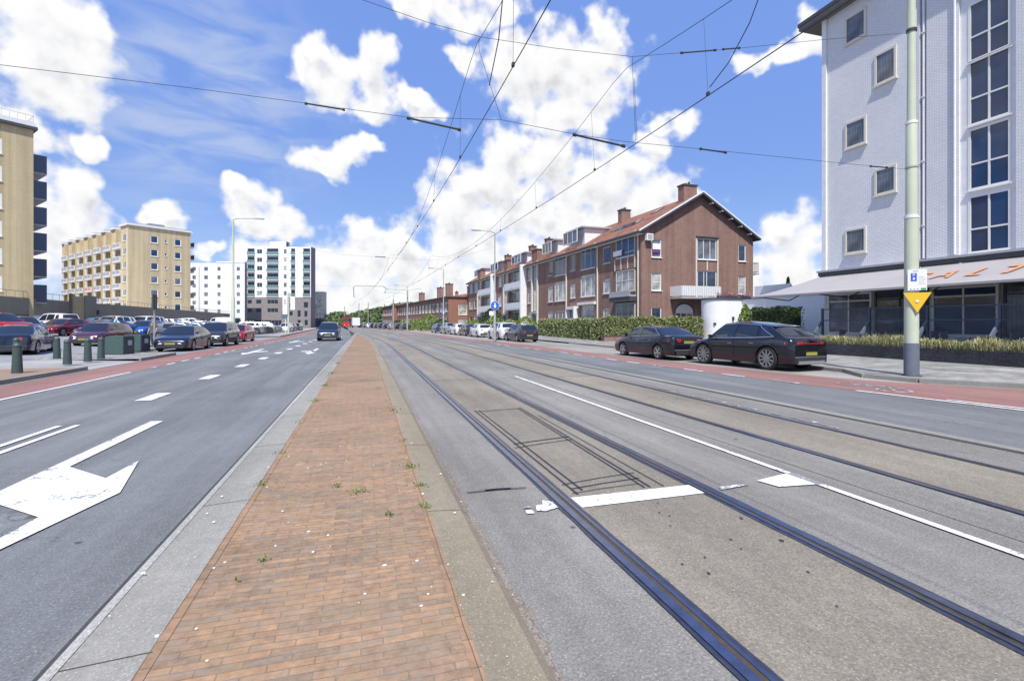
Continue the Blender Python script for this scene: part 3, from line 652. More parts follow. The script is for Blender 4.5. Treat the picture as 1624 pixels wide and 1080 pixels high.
for sgn in (0, 1):
    y0, y1 = (-.55, DEP / 2) if sgn == 0 else (DEP + .55, DEP / 2); ze = EAVE - .5 * k + .02; zr = RIDGE + .06
    m.add([(.5, y0, ze), (.58, y0, ze), (.58, y1, zr), (.5, y1, zr), (.5, y0, ze + .14), (.58, y0, ze + .14), (.58, y1, zr + .14), (.5, y1, zr + .14)], [(0, 1, 2, 3), (7, 6, 5, 4), (0, 4, 5, 1), (1, 5, 6, 2), (2, 6, 7, 3), (3, 7, 4, 0)], 'white_trim')
for i in range(1, 6):
    y = DEP / 2 + i * 1.15; z = RIDGE - (y - DEP / 2) * k - .25; m.box(.0, .5, y - .06, y + .06, z, z + .12, 'white_trim')
m.build('barge_board', B1)
for o in ops[:15]:
    w_ = o[1] - o[0]
    big = w_ > 2.5; top = o[2] > 7; kind = 'pane_blue' if top else pick('pane_curtain', 'pane_net', 'pane_curtain')
    window(B1, F0, o, (.3, .7) if big else 1, 1, kind, 'white_frame' if big or not top else 'cream_frame', .05, .08, True)
# glazed bay by the corner
for o, rp in ((ops[16], (.22,)), (ops[15], (.5,)), (ops[17], (.55,))): window(B1, F0, o, 3, 2, 'pane_blue' if o[2] > 7 else 'pane_curtain' if o[2] > 4 else 'pane_net', 'cream_frame', -.08, .07, True, rowpos=rp)
m = MB(); m.box(-4.5, -.8, -.10, .0, 6.62, 7.72, 'house_brick'); 
for x in (-4.45, -3.3, -2.1, -.9): m.box(x - .06, x + .06, -.14, -.1, 6.62, 7.72, 'cream_frame')
m.build('bay_panel', B1)
m = MB(); m.box(-4.5, -.8, -.75, 0, 3.95, 4.1, 'grey_trim'); m.box(-4.5, -.8, -.72, -.66, 4.1, 4.5, 'grey_trim'); m.box(-4.5, -.8, -.7, 0, 3.5, 3.95, 'dark_trim'); m.build('bay_ledge', B1)
m = MB(); m.box(-12.4, -8.4, -.35, 0, 3.5, 3.78, 'white_trim'); m.box(-15.0, -12.9, -.6, 0, 3.05, 3.4, 'white_trim'); m.box(-12.95, -12.75, -.6, 0, 0, 3.4, 'white_trim'); m.box(-15.0, -14.85, -.6, 0, 0, 3.4, 'white_trim'); m.build('canopy', B1)
for x in (-.4, -8.07, -15.8): downpipe(B1, x, .2, 9.7, .07 if x > -1 else .09)
for o, c, r, p in zip(gops, (1, 1, 1, 3, (.35, .5), 1, 1, 3), (2, 2, 1, 1, 1, 1, 2, 1), ('pane_net', 'pane_curtain', 'pane_dark', 'pane_net', 'pane_dark', 'pane_dark', 'pane_curtain', 'pane_dark')):
    window(B1, FG, o, c, r, p, 'white_frame', .05, .085, True)
m = MB(FG); m.box(6.0, 8.65, -.12, 0, 9.62, 9.75, 'dark_trim'); m.box(6.0, 6.14, -.03, 0, 3.9, 9.6, 'cream_frame'); m.box(8.5, 8.64, -.03, 0, 3.9, 9.6, 'cream_frame'); m.box(7.27, 7.39, -.03, 0, 6.5, 7.45, 'cream_frame'); m.build('window_surround', B1)
m = MB(FG); pts = [(4.7 + 1.0 * cos(t), 2.45 + .8 * sin(t)) for t in [pi * i / 12 for i in range(13)]]
m.add([(x, -.02, z) for x, z in pts], [tuple(range(13))], 'white_trim')
pts2 = [(4.7 + 1.14 * cos(t), 2.45 + .94 * sin(t)) for t in [pi * i / 12 for i in range(13)]]
m.add([(x, -.025, z) for x, z in pts2] + [(x, -.025, z) for x, z in pts], [(i, i + 1, 14 + i, 13 + i) for i in range(12)], 'dark_trim'); m.build('arch_panel', B1)
m = MB(FG); m.box(1.22, 2.05, -.012, .0, 7.95, 8.25, 'purple_sign'); m.box(1.22, 2.05, -.01, 0, 8.27, 8.8, 'white_sign'); m.build('sale_board', B1)
m = MB(); m.box(-4.7, -3.1, -.16, -.13, 8.05, 8.55, 'white_sign'); m.box(-3.15, -2.9, -.165, -.13, 8.1, 8.45, 'purple_sign'); m.build('sale_board', B1)
# balcony on the gable
m = MB(FG); m.box(3.1, 7.6, -1.7, 0, 3.7, 3.86, 'grey_trim'); bo = m.build('balcony', B1)
m = MB(FG); m.use('white_balcony'); m.box(3.12, 7.5, -1.68, -1.64, 3.95, 4.85, 'white_balcony'); m.box(3.12, 3.16, -1.64, 0, 3.95, 4.85)
for i in range(22): m.box(3.2 + i * .2, 3.23 + i * .2, -1.7, -1.682, 3.95, 4.85, 'grey_trim')
m.build('balustrade', bo)
m = MB(FG); railing(m, [(12.9, .3), (13.9, .3), (13.9, 1.2)], 6.6, 7.5, mn='dark_metal'); m.box(12.9, 13.95, .25, 1.3, 6.35, 6.5, 'grey_trim'); m.build('balcony', B1)
chimney(B1, -1.2, 6.0, .9, 1.5, 13.0, 14.7); chimney(B1, -12.5, 5.9, .8, 1.2, 13.0, 14.7); chimney(B1, -19.5, 4.0, .8, .9, 12.2, 13.6, pots=2)
dormer(B1, -16.9, -12.9, .9, 10.9, 12.5); dormer(B1, -23.6, -20.4, .9, 10.7, 12.2)
kk = (RIDGE - EAVE) / (DEP / 2)
for (xa, xb, ya, yb) in ((-8.5, -7.4, 2.2, 3.4), (-7.1, -6.0, 2.2, 3.4), (-5.8, -4.7, 2.2, 3.4), (-5.0, -4.0, 4.4, 5.4), (-9.6, -8.8, 2.3, 3.4)):
    m = MB(); q = [(xa, ya, EAVE + kk * ya + .17), (xb, ya, EAVE + kk * ya + .17), (xb, yb, EAVE + kk * yb + .17), (xa, yb, EAVE + kk * yb + .17)]; m.add(q + [(x, y, z - .1) for x, y, z in q], [(0, 1, 2, 3), (0, 4, 5, 1), (1, 5, 6, 2), (2, 6, 7, 3), (3, 7, 4, 0)], 'dark_metal')
    q = [(xa + .09, ya + .09, EAVE + kk * (ya + .09) + .175), (xb - .09, ya + .09, EAVE + kk * (ya + .09) + .175), (xb - .09, yb - .09, EAVE + kk * (yb - .09) + .175), (xa + .09, yb - .09, EAVE + kk * (yb - .09) + .175)]; m.add(q, [(0, 1, 2, 3)], 'pane_blue'); m.build('skylight', B1)
ac = MB(FG); ac.box(.34, 1.0, -.42, -.04, 9.0, 9.6, 'white_render'); ac.lathe([(.0, 0), (.22, 0)], 16, 'dark_trim') if False else None; ac.box(.42, .92, -.43, -.42, 9.07, 9.53, 'grey_trim'); ac.build('air_conditioner', B1)
# ---- middle and far blocks with balconies and glazed stairwells
def block(L0, L1, bays, label, seed):
    random.seed(seed); w = L1 - L0
    B = empty('apartment_house', rowpos(L0), RZ, label, 'house', 'brick terrace houses along the right side')
    ops = []; wins = []; F = frame()
    m = MB()
    for b in bays:
        typ, a, c = b; x0, x1 = -(c - L0), -(a - L0)
        if typ == 'win':
            for z0, z1 in ((7.6, 9.5), (4.3, 6.2), (1.1, 2.9)): ops.append((x0, x1, z0, z1)); wins.append((ops[-1], 1))
        if typ == 'stair': ops.append((x0, x1, 3.2, 10 - .05)); ops.append((x0, x1, .1, 2.7))
        if typ == 'balc':
            for z0, z1 in ((6.7, 9.75), (3.6, 6.5), (.4, 3.3)): ops.append((x0, x1, z0, z1))
    wall(m, F, -w, 0, 0, EAVE, ops, wm, .3)
    m.quad((-w, DEP, 0), (0, DEP, 0), (0, DEP, EAVE), (-w, DEP, EAVE), wm)
    m.add([(-w, 0, 0), (-w, DEP, 0), (-w, DEP, EAVE), (-w, DEP / 2, RIDGE), (-w, 0, EAVE)], [(4, 3, 2, 1, 0)], wm); m.quad((-w, 1.1, 0), (0, 1.1, 0), (0, 1.1, EAVE), (-w, 1.1, EAVE), 'grey_trim')
    m.build('wall', B)
    for o, c in wins: window(B, F, o, c, 1, pick('pane_dark', 'pane_curtain', 'pane_net'), 'white_frame', .06, .09, True)
    for b in bays:
        typ, a, c = b; x0, x1 = -(c - L0), -(a - L0)
        if typ == 'stair':
            window(B, F, (x0 + .02, x1 - .02, 3.2, 9.93), (.35, .7), 3, 'pane_net', 'white_trim', .12, .2, False, name='stair_window')
            window(B, F, (x0 + .02, x1 - .02, .1, 2.7), 2, 1, 'pane_dark', 'white_trim', .12, .15, False, name='entrance')
            mm = MB(); mm.box(x0 - .35, x0 - .02, -.2, 0, 0, 10.1, 'cream_frame'); mm.box(x1 + .02, x1 + .35, -.2, 0, 0, 10.1, 'cream_frame'); mm.box(x0 - .3, x1 + .3, -.35, 0, 2.75, 3.1, 'grey_trim'); mm.build('pilaster', B)
            chimney(B, (x0 + x1) / 2, .35, 2.1, 1.0, 9.9, 11.6, pots=0)
        if typ == 'balc':
            for z0, z1 in ((6.7, 9.75), (3.6, 6.5), (.4, 3.3)):
                window(B, F, (x0 + .02, x1 - .02, z0, z1), (.12, .5, .62, .88), 1, pick('pane_dark', 'pane_net'), 'white_frame', .28 if False else .25, .1, False, rowpos=(.32,))
                if z0 > 1:
                    bb = MB(); bb.box(x0, x1, -.9, .24, z0 - .15, z0, 'white_balcony'); bl = bb.build('balcony', B)
                    bb = MB(); bb.box(x0, x1, -.92, -.87, z0 + .02, z0 + .95, 'white_balcony'); bb.box(x0, x0 + .05, -.87, 0, z0 + .02, z0 + .95, 'white_balcony'); bb.box(x1 - .05, x1, -.87, 0, z0 + .02, z0 + .95, 'white_balcony')
                    for q in range(7): bb.box(x0 + (x1 - x0) * (q + .5) / 7 - .02, x0 + (x1 - x0) * (q + .5) / 7 + .02, -.925, -.92, z0 + .02, z0 + .95, 'grey_trim')
                    bb.build('balustrade', bl)
            mm = MB(); mm.box(x1 + .02, x1 + .42, -.95, 0, 0, 10.05, 'white_trim'); mm.build('fin_wall', B)
    roof_part(B, -w, 0); gutter_eave(B, -w, 0)
    return B
B2 = block(24.9, 40.6, [('stair', 25.2 + .1, 27.0), ('win', 27.8, 28.4) if False else ('win', 27.4, 29.2), ('balc', 30.0, 37.4), ('stair', 38.3, 40.0)], 'middle brown brick house of the terrace with white balconies and tall glazed stairwell', 11)
B3 = block(40.6, 64.6, [('win', 41.6, 43.6), ('balc', 45.2, 53.4), ('stair', 54.4, 56.6), ('win', 57.8, 60), ('win', 61, 63.8)], 'farthest brown brick house of the terrace with white balconies behind the blue road sign', 12)
dormer(B2, -11.5, -7.0, 1.0, 10.7, 12.1); chimney(B2, -4.5, 3.5, .8, 1.1, 12, 13.8); chimney(B2, -13, 4.2, .8, 1.1, 12, 14.0)
dormer(B3, -7.5, -3.0, 1.0, 10.7, 12.1); dormer(B3, -19.0, -15.0, 1.0, 10.7, 12.1); chimney(B3, -9.5, 4, .9, 1.1, 12, 14.0)
# ================================================================== lower red brick row further on
RA = radians(6.3); rz2 = -pi / 2 + RA
def row2(L, y=0): return (17.1 - L * sin(RA) + y * cos(RA), 106.5 + L * cos(RA) + y * sin(RA), .1)
def lowhouse(L0, L1, label, h=6.9, dep=8.0, step=0, seed=1):
    random.seed(seed); B = empty('terraced_house', row2(L0, step), rz2, label, 'house', 'low red brick houses further down the road'); w = L1 - L0
    n = max(2, int(w / 3.4)); ops = []
    for i in range(n):
        x0 = -w + (i + .2) * w / n; x1 = x0 + w / n * .62
        ops += [(x0, x1, 3.9, 5.9), (x0, x1, .6, 2.7)]
    m = MB(); wall(m, frame(), -w, 0, 0, h, ops, 'house_brick', .15)
    g = [(2.2, 4.2, 3.2, 5.4), (2.2, 4.2, .6, 2.2)]; wall(m, FG, 0, dep, 0, h, g, 'red_house_brick', .15)
    m.quad((-w, dep, 0), (0, dep, 0), (0, dep, h), (-w, dep, h), 'house_brick'); m.quad((-w, 0, 0), (-w, 0, h), (-w, dep, h), (-w, dep, 0), 'red_house_brick'); m.build('wall', B)
    for o in ops: window(B, frame(), o, 2, 1, pick('pane_dark', 'pane_net', 'pane_curtain'), 'white_frame', .05, .14, True)
    for o in g: window(B, FG, o, 1, 2, 'pane_curtain', 'white_frame', .05, .12, True)
    m = MB(); m.box(-w - .2, .25, -.5, dep + .3, h, h + .22, 'dark_trim'); m.add([(-w, 0.2, h + .22), (0, .2, h + .22), (0, dep - .2, h + .22), (-w, dep - .2, h + .22), (-w + 1, dep / 2, h + .9), (-1, dep / 2, h + .9)], [(0, 1, 5, 4), (1, 2, 5), (2, 3, 4, 5), (3, 0, 4)], 'roof_tile'); m.build('roof', B)
    return B
H1 = lowhouse(0, 30, 'red brick two-storey house with a broad chimney on its end wall, beside the tall terrace', seed=5)
chimney(H1, .35, 4.9, .9, 1.5, 0, 9.2, 'red_house_brick', 0); chimney(H1, -12, 3.5, 1.1, 1.6, 7, 10.6); chimney(H1, -20, 3.5, 1.1, 1.6, 7, 10.2); chimney(H1, -4, 3, .5, .6, 7, 8.2)
H2 = lowhouse(30.3, 62, 'row of low red brick houses beyond the broad chimney', seed=6); chimney(H2, -9, 3, 1, 1.5, 7, 9.9)
H3 = lowhouse(62.3, 84, 'farthest low red brick house, standing a step forward to the road', step=-1.6, seed=8)
# ================================================================== tall white-painted building on the right
WB = empty('white_apartment_block', (25, 22.43, .1), -pi / 2, 'tall white painted brick block with a restaurant and pink awning at street level', 'building')
TOP = 18.55
def sx(s_): return 22.43 - s_
wops = []
for (a, b, rows_) in ((21.15, 19.93, ((16.6, 18.0), (11.95, 13.3), (7.4, 8.65) if False else (5.45, 6.7))), (19.5, 18.35, ((13.85, 15.1) if False else (14.3, 15.6), (8.8, 10.0)))): pass
def small(a, b, zs): return [(sx(a), sx(b), z0, z1) for z0, z1 in zs]
def hzz(y, s_, u=25): return 1.6 - .1 + (512 - y) * (u * .2807 + s_ * .9598) / 800
for (a, b, ys) in ((21.15, 19.95, ((65, 21), (233, 190), (402, 362))), (19.5, 18.4, ((131, 80), (308, 265)))):
    sm = (a + b) / 2
    for yb, yt in ys: wops.append((sx(a), sx(b), hzz(yb, sm), hzz(yt, sm)))
big = []
for yb, yt in ((88, -8), (192, 86), (297, 196), (400, 305)):
    big.append((sx(15.42), sx(13.9), hzz(yb, 14.7), hzz(yt, 14.7)))
m = MB(); Fp = frame(0, -.0, 0)
wall(m, frame(), 0, sx(17.35), 0, TOP, [o for o in wops], 'white_brick', .10, 'white_trim')
wall(m, frame(0, .18), sx(17.35) + .0, sx(17.05), 0, TOP, [], 'white_brick')
wall(m, frame(), sx(17.05), sx(15.72), 0, TOP, [], 'white_brick')
wall(m, frame(0, .10), sx(15.72), sx(13.7), 0, TOP, big, 'white_trim', .08, 'white_trim')
wall(m, frame(), sx(13.7), 38, 0, TOP, [(sx(12.6), sx(11.0), b[2], b[3]) for b in big], 'white_brick', .12, 'white_trim')
m.quad((sx(17.35), 0, 0), (sx(17.35), .18, 0), (sx(17.35), .18, TOP), (sx(17.35), 0, TOP), 'white_brick'); m.quad((sx(17.05), .18, 0), (sx(17.05), 0, 0), (sx(17.05), 0, TOP), (sx(17.05), .18, TOP), 'white_brick')
m.quad((sx(15.72), 0, 0), (sx(15.72), .1, 0), (sx(15.72), .1, TOP), (sx(15.72), 0, TOP), 'white_brick'); m.quad((sx(13.7), .1, 0), (sx(13.7), 0, 0), (sx(13.7), 0, TOP), (sx(13.7), .1, TOP), 'white_brick')
m.quad((0, 14, 0), (0, 0, 0), (0, 0, TOP), (0, 14, TOP), 'white_brick'); m.quad((38, 0, 0), (38, 14, 0), (38, 14, TOP), (38, 0, TOP), 'white_brick'); m.quad((38, 14, 0), (0, 14, 0), (0, 14, TOP), (38, 14, TOP), 'white_brick')
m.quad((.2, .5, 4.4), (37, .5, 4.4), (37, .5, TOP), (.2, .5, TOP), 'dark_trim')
m.build('wall', WB)
m = MB(); m.box(-.10, .16, -.10, .3, 4.4, TOP, 'white_trim'); m.tube([(sx(17.2), .06, 4.5), (sx(17.2), .06, TOP)], .06, 8, 'white_trim'); m.tube([(sx(15.85), -.05, 4.5), (sx(15.85), -.05, TOP)], .05, 8, 'white_trim')
for z in range(6, 18, 3): m.box(sx(17.2) - .08, sx(17.2) + .08, -.02, .05, z, z + .06, 'white_trim')
m.build('downpipe', WB)
m = MB(); m.box(-1.25, 39, -.55, 15, TOP, TOP + .22, 'soffit'); m.box(-1.3, 39.05, -.6, 15.05, TOP + .22, TOP + .42, 'dark_trim'); m.build('roof', WB)
for i, o in enumerate(wops): window(WB, frame(), o, 1, 1, 'pane_net', 'cream_frame', -.06, .11, True, sillm='cream_frame', so=.03)
for o in big: window(WB, frame(0, .10), o, (.5,), 2, 'pane_blue', 'white_frame', -.02, .10, True, mw=.07, rowpos=(.42,))
for b in big: window(WB, frame(), (sx(12.6), sx(11.0), b[2], b[3]), 2, 2, 'pane_blue', 'white_frame', .02, .10, True, mw=.07, rowpos=(.42,))
# restaurant shopfront, awning
for i in range(11):
    x = .25 + i * 2.7
    window(WB, frame(0, -.02), (x, x + 2.55, .9, 3.1), (.5,), 2, pick('pane_blue', 'pane_net', 'pane_dark'), 'dark_trim' if i % 2 else 'white_frame', -.07, .1, False, name='shop_window', rowpos=(.8,))
m = MB(); m.box(-.15, 38, -.32, -.02, 4.12, 4.32, 'dark_trim'); m.box(-.2, 38, -.38, -.02, 4.32, 4.42, 'grey_trim'); m.build('awning_box', WB)
AW = empty('awning', (25, 22.43, .1), -pi / 2, 'long pinkish grey awning with orange lettering over the restaurant terrace', 'awning')
x0, x1 = -1.6, 30; ya, za, yf, zf = -.33, 4.05, -3.55, 2.98
m = MB(); nseg = 13
for i in range(nseg):
    a = x0 + (x1 - x0) * i / nseg; b = x0 + (x1 - x0) * (i + 1) / nseg; sub = 5
    for j in range(sub):
        t0, t1 = j / sub, (j + 1) / sub
        def pt(x, t): return (x, ya + (yf - ya) * t, za + (zf - za) * t - .07 * sin(pi * t))
        if i == 0:
            cut = lambda t: -.2 + (x0 + .2 - 0) * t * 1.0
            m.quad(pt(cut(t0), t0), pt(b, t0), pt(b, t1), pt(cut(t1), t1), 'awning_cloth')
        else: m.quad(pt(a, t0), pt(b, t0), pt(b, t1), pt(a, t1), 'awning_cloth')
m.box(x0, x1, yf - .05, yf + .03, zf - .07, zf + .02, 'awning_cloth')
m.build('cloth', AW)
for i in range(9):
    m = MB(); x = -1.0 + i * 3.7; m.tube([(x, -.3, 3.3), (x + .4, -1.9, 2.75), (x, yf + .1, zf - .06)], .03, 6, 'dark_metal'); m.build('awning_arm', AW)
def text_mesh(name, body, size, Mx, mn, parent, ext=.004, shear=0.0, off=0.0):
    cu = bpy.data.curves.new(name, 'FONT'); cu.body = body; cu.size = size; cu.extrude = ext; cu.align_x = 'CENTER'; cu.align_y = 'CENTER'; cu.shear = shear; cu.offset = off; cu.resolution_u = 3
    o = bpy.data.objects.new(name, cu); me = bpy.data.meshes.new_from_object(o); bpy.data.objects.remove(o)
    me.materials.clear(); me.materials.append(MATS[mn]); o = bpy.data.objects.new(name, me); COL.objects.link(o); o.parent = parent; o.matrix_local = Mx; return o
sl_ = math.atan2(za - zf, ya - yf)
for ch, s_, sc_ in (('S', 16.1, 1.5), ('A', 15.0, 1.4), ('L', 13.85, 1.4), ('T', 12.75, 2.0), ('S', 11.3, 1.5), ('A', 10.2, 1.4)):
    t = .5; y = ya + (yf - ya) * t; z = za + (zf - za) * t - .07 + .05
    Mx = Matrix.Translation((sx(s_), y, z)) @ Matrix.Rotation(sl_, 4, 'X') @ Matrix.Diagonal((sc_ * .66, 1.25, 1, 1))
    text_mesh('letter', ch, 1.25, Mx, 'orange_letter', AW, .003, .12, .02)
# terrace: dark planter wall, glass screens with leaning blue-grey struts
PL = empty('planter', (20.95, 20.5, .11), -pi / 2, 'long low dark brick planter in front of the restaurant terrace', 'planter')
m = MB(); m.box(-.5, 30, 0, .16, 0, .5, 'dark_planter_brick'); m.box(-.5, 30, .16, .9, 0, .42, 'soil'); m.box(-.5, -.34, .16, .9, 0, .5, 'dark_planter_brick'); m.box(-.5, 30, .9, 1.0, 0, .5, 'dark_planter_brick'); m.build('planter_wall', PL)
random.seed(21)
gb = MB(); k0 = 0
vs = []; fs = []
for i in range(20000):
    x = random.uniform(-.3, 24); y = random.uniform(.12, .85); zb = .42; h = random.uniform(.25, .72) * (0.8 + .35 * noise.noise(Vector((x * 1.4, y, 0)))); a = random.uniform(0, 2 * pi); ln = random.uniform(.05, .34); w = random.uniform(.007, .017)
    dx, dy = cos(a) * ln, sin(a) * ln; px, py = -sin(a) * w, cos(a) * w; n0 = len(vs)
    vs += [(x - px, y - py, zb), (x + px, y + py, zb), (x + dx * .4 + px, y + dy * .4 + py, zb + h * .7), (x + dx * .4 - px, y + dy * .4 - py, zb + h * .7), (x + dx, y + dy, zb + h * random.uniform(.7, 1.0))]
    fs += [(n0, n0 + 1, n0 + 2, n0 + 3), (n0 + 3, n0 + 2, n0 + 4)]
gb.add(vs, fs, 'dry_grass'); gb.v = [(20.95 + v[1], 20.5 - v[0], v[2] + .11) for v in gb.v]
gb.build('ornamental_grass', kind='stuff', label='dry green and straw coloured grass filling the dark planter', cat='grass')
for i in range(8):
    s0 = 19.9 - i * 2.45
    T = empty('glass_screen', (21.98, s0, .11), -pi / 2, ['glass terrace screen at the corner farthest from the lamp post', 'second glass terrace screen from the far corner', 'third glass terrace screen, before the sign pole', 'glass terrace screen right behind the green pole', 'glass terrace screen just right of the yellow triangle', 'glass terrace screen two panels right of the green pole', 'nearest glass terrace screen at the edge of the picture', 'glass terrace screen beyond the picture edge'][i], 'glass screen', 'terrace glass screens')
    m = MB(); m.box(0, .09, -.04, .05, 0, 2.2, 'navy_panel'); m.box(.09, 2.4, -.02, .02, 2.12, 2.17, 'navy_panel'); m.box(.09, 2.4, -.02, .02, 1.58, 1.63, 'navy_panel'); m.box(.09, 2.4, -.03, .03, .3, .36, 'navy_panel'); m.build('screen_frame', T)
    m = MB(); m.box(.1, 2.39, -.006, .006, .4, 2.11, 'glass_screen'); m.build('pane', T)
    m = MB(); m.M = Matrix.Translation((.02, -.06, .56)); m.add([(0, 0, 1.05), (.08, 0, 1.05), (.08, -.5, .45), (0, -.5, .45), (0, .09, 1.05), (.08, .09, 1.05), (.08, -.4, .35), (0, -.4, .35)], [(0, 3, 2, 1), (4, 5, 6, 7), (0, 1, 5, 4), (3, 7, 6, 2), (0, 4, 7, 3), (1, 2, 6, 5)], 'pole_base_grey'); m.build('strut', T)
m = MB(); m.box(22.0, 24.95, -12, 21.9, 0.1, .3, 'pole_base_grey'); m.build('terrace_floor', kind='structure')
def dtable(x, y, i):
    T = empty('terrace_table', (x, y, .3), 0, 'dark square terrace table number %d behind the glass screens' % i if False else ['dark terrace table nearest the far corner', 'dark terrace table behind the second glass screen', 'dark terrace table left of the green pole', 'dark terrace table behind the yellow triangle', 'dark terrace table near the picture edge', 'nearest dark terrace table'][i], 'table', 'terrace tables')
    m = MB(); m.box(-.5, .5, -.4, .4, .72, .75, 'white_trim'); m.build('table_top', T); m = MB(); m.tube([(0, 0, 0), (0, 0, .72)], .035, 8, 'dark_metal'); m.box(-.25, .25, -.25, .25, 0, .02, 'dark_metal'); m.build('pedestal', T)
def dchair(x, y, rz, lab):
    T = empty('terrace_chair', (x, y, .3), rz, lab, 'chair', 'terrace chairs')
    m = MB(); m.box(-.22, .22, -.22, .22, .43, .47, 'chair_grey'); m.build('seat', T)
    m = MB(); m.box(-.22, .22, .2, .24, .55, .95, 'chair_grey'); m.build('backrest', T)
    for a in (-.2, .2):
        for b in (-.2, .22): m = MB(); m.tube([(a, b, 0), (a, b, .45 if b < 0 else .8)], .016, 6, 'lamp_metal'); m.build('leg', T)
tl = ['nearest the far corner', 'behind the second glass screen', 'left of the green pole', 'behind the yellow triangle', 'near the picture edge', 'nearest the camera']
for i, s_ in enumerate((19.0, 16.6, 14.3, 11.9, 9.6, 7.3)):
    dtable(23.4, s_, i); dchair(23.4, s_ + .75, 0, 'dark terrace chair on the far side of the table ' + tl[i]); dchair(23.4, s_ - .75, pi, 'dark terrace chair on the near side of the table ' + tl[i])
# ================================================================== white rounded annex
AN = empty('white_annex', (27.3, 37.0, .1), -pi / 2, 'low white rendered annex with rounded corners and a dark blue door', 'building')
def arc(cx, cy, r, a0, a1, n=14): return [(cx + r * cos(a0 + (a1 - a0) * i / n), cy + r * sin(a0 + (a1 - a0) * i / n)) for i in range(n + 1)]
pl = arc(.9, 1.5, 1.38, pi * .5, pi * 1.97, 40) + [(2.26, 2.7), (4.9, 2.7)] + arc(5.9, 2.9, 1.0, pi * 1.06, pi * 1.5, 12) + [(14.6, 1.9), (14.6, 6), (.9, 6)]
m = MB(); m.prism(pl[::1], 0, 3.42, 'white_render'); m.build('wall', AN, 35)
m = MB(); pc = arc(.9, 1.5, 1.46, pi * .5, pi * 1.97, 40) + [(2.34, 2.62), (4.8, 2.62)] + arc(5.9, 2.9, 1.08, pi * 1.06, pi * 1.5, 12) + [(14.65, 1.82), (14.65, 6.05), (1.0, 6.05)]; m.prism(pc, 3.42, 3.56, 'dark_trim'); m.build('roof', AN)
m = MB(); m.box(2.6, 3.65, 2.62, 2.7, 0, 2.2, 'navy_panel'); o = m.build('door', AN); m = MB(); m.box(2.75, 3.5, 2.60, 2.615, .95, 1.9, 'pane_dark'); m.box(2.75, 3.5, 2.60, 2.615, .2, .75, 'dark_trim'); m.build('door_panel', o)
m = MB(); m.box(2.27, 2.38, 1.7, 1.85, 1.7, 2.0, 'dark_metal'); m.build('wall_lamp', AN)
for a_, z_ in ((1.72, 1.35), (1.28, 2.3), (1.28, 1.3)):
    m = MB(Matrix.Translation((.9 + 1.41 * cos(a_ * pi), 1.5 + 1.41 * sin(a_ * pi), z_))); m.box(-.08, .08, -.08, .08, 0, .15, 'dark_metal'); m.build('wall_lamp', AN)
m = MB(); m.box(3.6, 7.2, 2.75, 2.81, 3.56, 4.4, 'white_balcony'); m.build('roof_screen', AN)
# ================================================================== left side: yellow blocks, podium wall, white towers
YR = radians(38.7)
def yellow_block(loc, label, w, mats_):
    return empty('apartment_block', loc, YR, label, 'building')
Y2 = empty('apartment_block', (-46.3, 120.9, 0), YR, 'yellow brick apartment block with sawtooth white balconies on its left side', 'building')
HT = 21.6; FL = 2.83
gops = []; W2 = 11.6
for r in range(7):
    z = 1.45 + r * FL
    gops += [(3.9, 5.3, z, z + 1.55), (6.5, 7.0, z + .3, z + .95), (8.4, 9.7, z - .05, z + 1.45)]
m = MB(); wall(m, frame(), 0, W2, -1, HT, gops, 'yellow_brick', .12, 'white_trim')
m.quad((W2, 0, -1), (W2, 40, -1), (W2, 40, HT), (W2, 0, HT), 'yellow_brick')
FLf = frame(0, 4.2, 0, -pi / 2)
lops = [(1.2, 2.9, 1.45 + r * FL, 3.0 + r * FL) for r in range(7)]
wall(m, FLf, 0, 4.2, -1, HT, lops, 'yellow_brick', .12, 'white_trim')
BW = 5.9; plan = [(0, 0), (0, 4.2)]
for i in range(7):
    y0 = 4.2 + i * BW
    m.quad((1.9, y0, -1), (0, y0, -1), (0, y0, HT), (1.9, y0, HT), 'yellow_brick')
    bops = [(.5, 1.6, .6 + r * FL, 2.7 + r * FL) for r in range(7)] + [(2.0, 3.4, 1.2 + r * FL, 2.7 + r * FL) for r in range(7)]
    wall(m, frame(1.9, y0 + 3.9, 0, -pi / 2), 0, 3.9, -1, HT, bops, 'yellow_brick', .1)
    wall(m, frame(.35, y0 + BW, 0, -pi / 2), 0, 2.0, -1, HT, [], 'yellow_brick'); m.quad((.35, y0 + 3.9, -1), (1.9, y0 + 3.9, -1), (1.9, y0 + 3.9, HT), (.35, y0 + 3.9, HT), 'yellow_brick')
    plan += [(1.7, y0), (1.7, y0 + 3.9), (.3, y0 + 3.9), (.3, y0 + BW)]
plan += [(W2, 4.2 + 7 * BW), (W2, 0)]
m.build('wall', Y2)
m = MB(); pr = [(x - .3 if x < 5 else x + .3, y - (.3 if y < .1 else 0)) for x, y in plan]; m.prism(pr[::-1], HT, HT + .45, 'white_trim'); m.prism([(x + .05, y + .05) for x, y in pr][::-1], HT + .45, HT + .52, 'dark_trim'); m.box(5, 8, 4, 7, HT + .5, HT + 1.6, 'grey_trim'); m.box(8.5, 9.2, 8, 8.7, HT + .5, HT + 2.2, 'dark_metal'); m.build('roof', Y2)
random.seed(4)
for o in gops: window(Y2, frame(), o, 1, 1, 'pane_blue' if random.random() < .5 else pick('pane_net', 'pane_dark'), 'white_frame', .03, .14 if o[1] - o[0] > .8 else .08, True)
for o in lops: window(Y2, FLf, o, 2, 1, pick('pane_blue', 'pane_net'), 'white_frame', .03, .14, True)
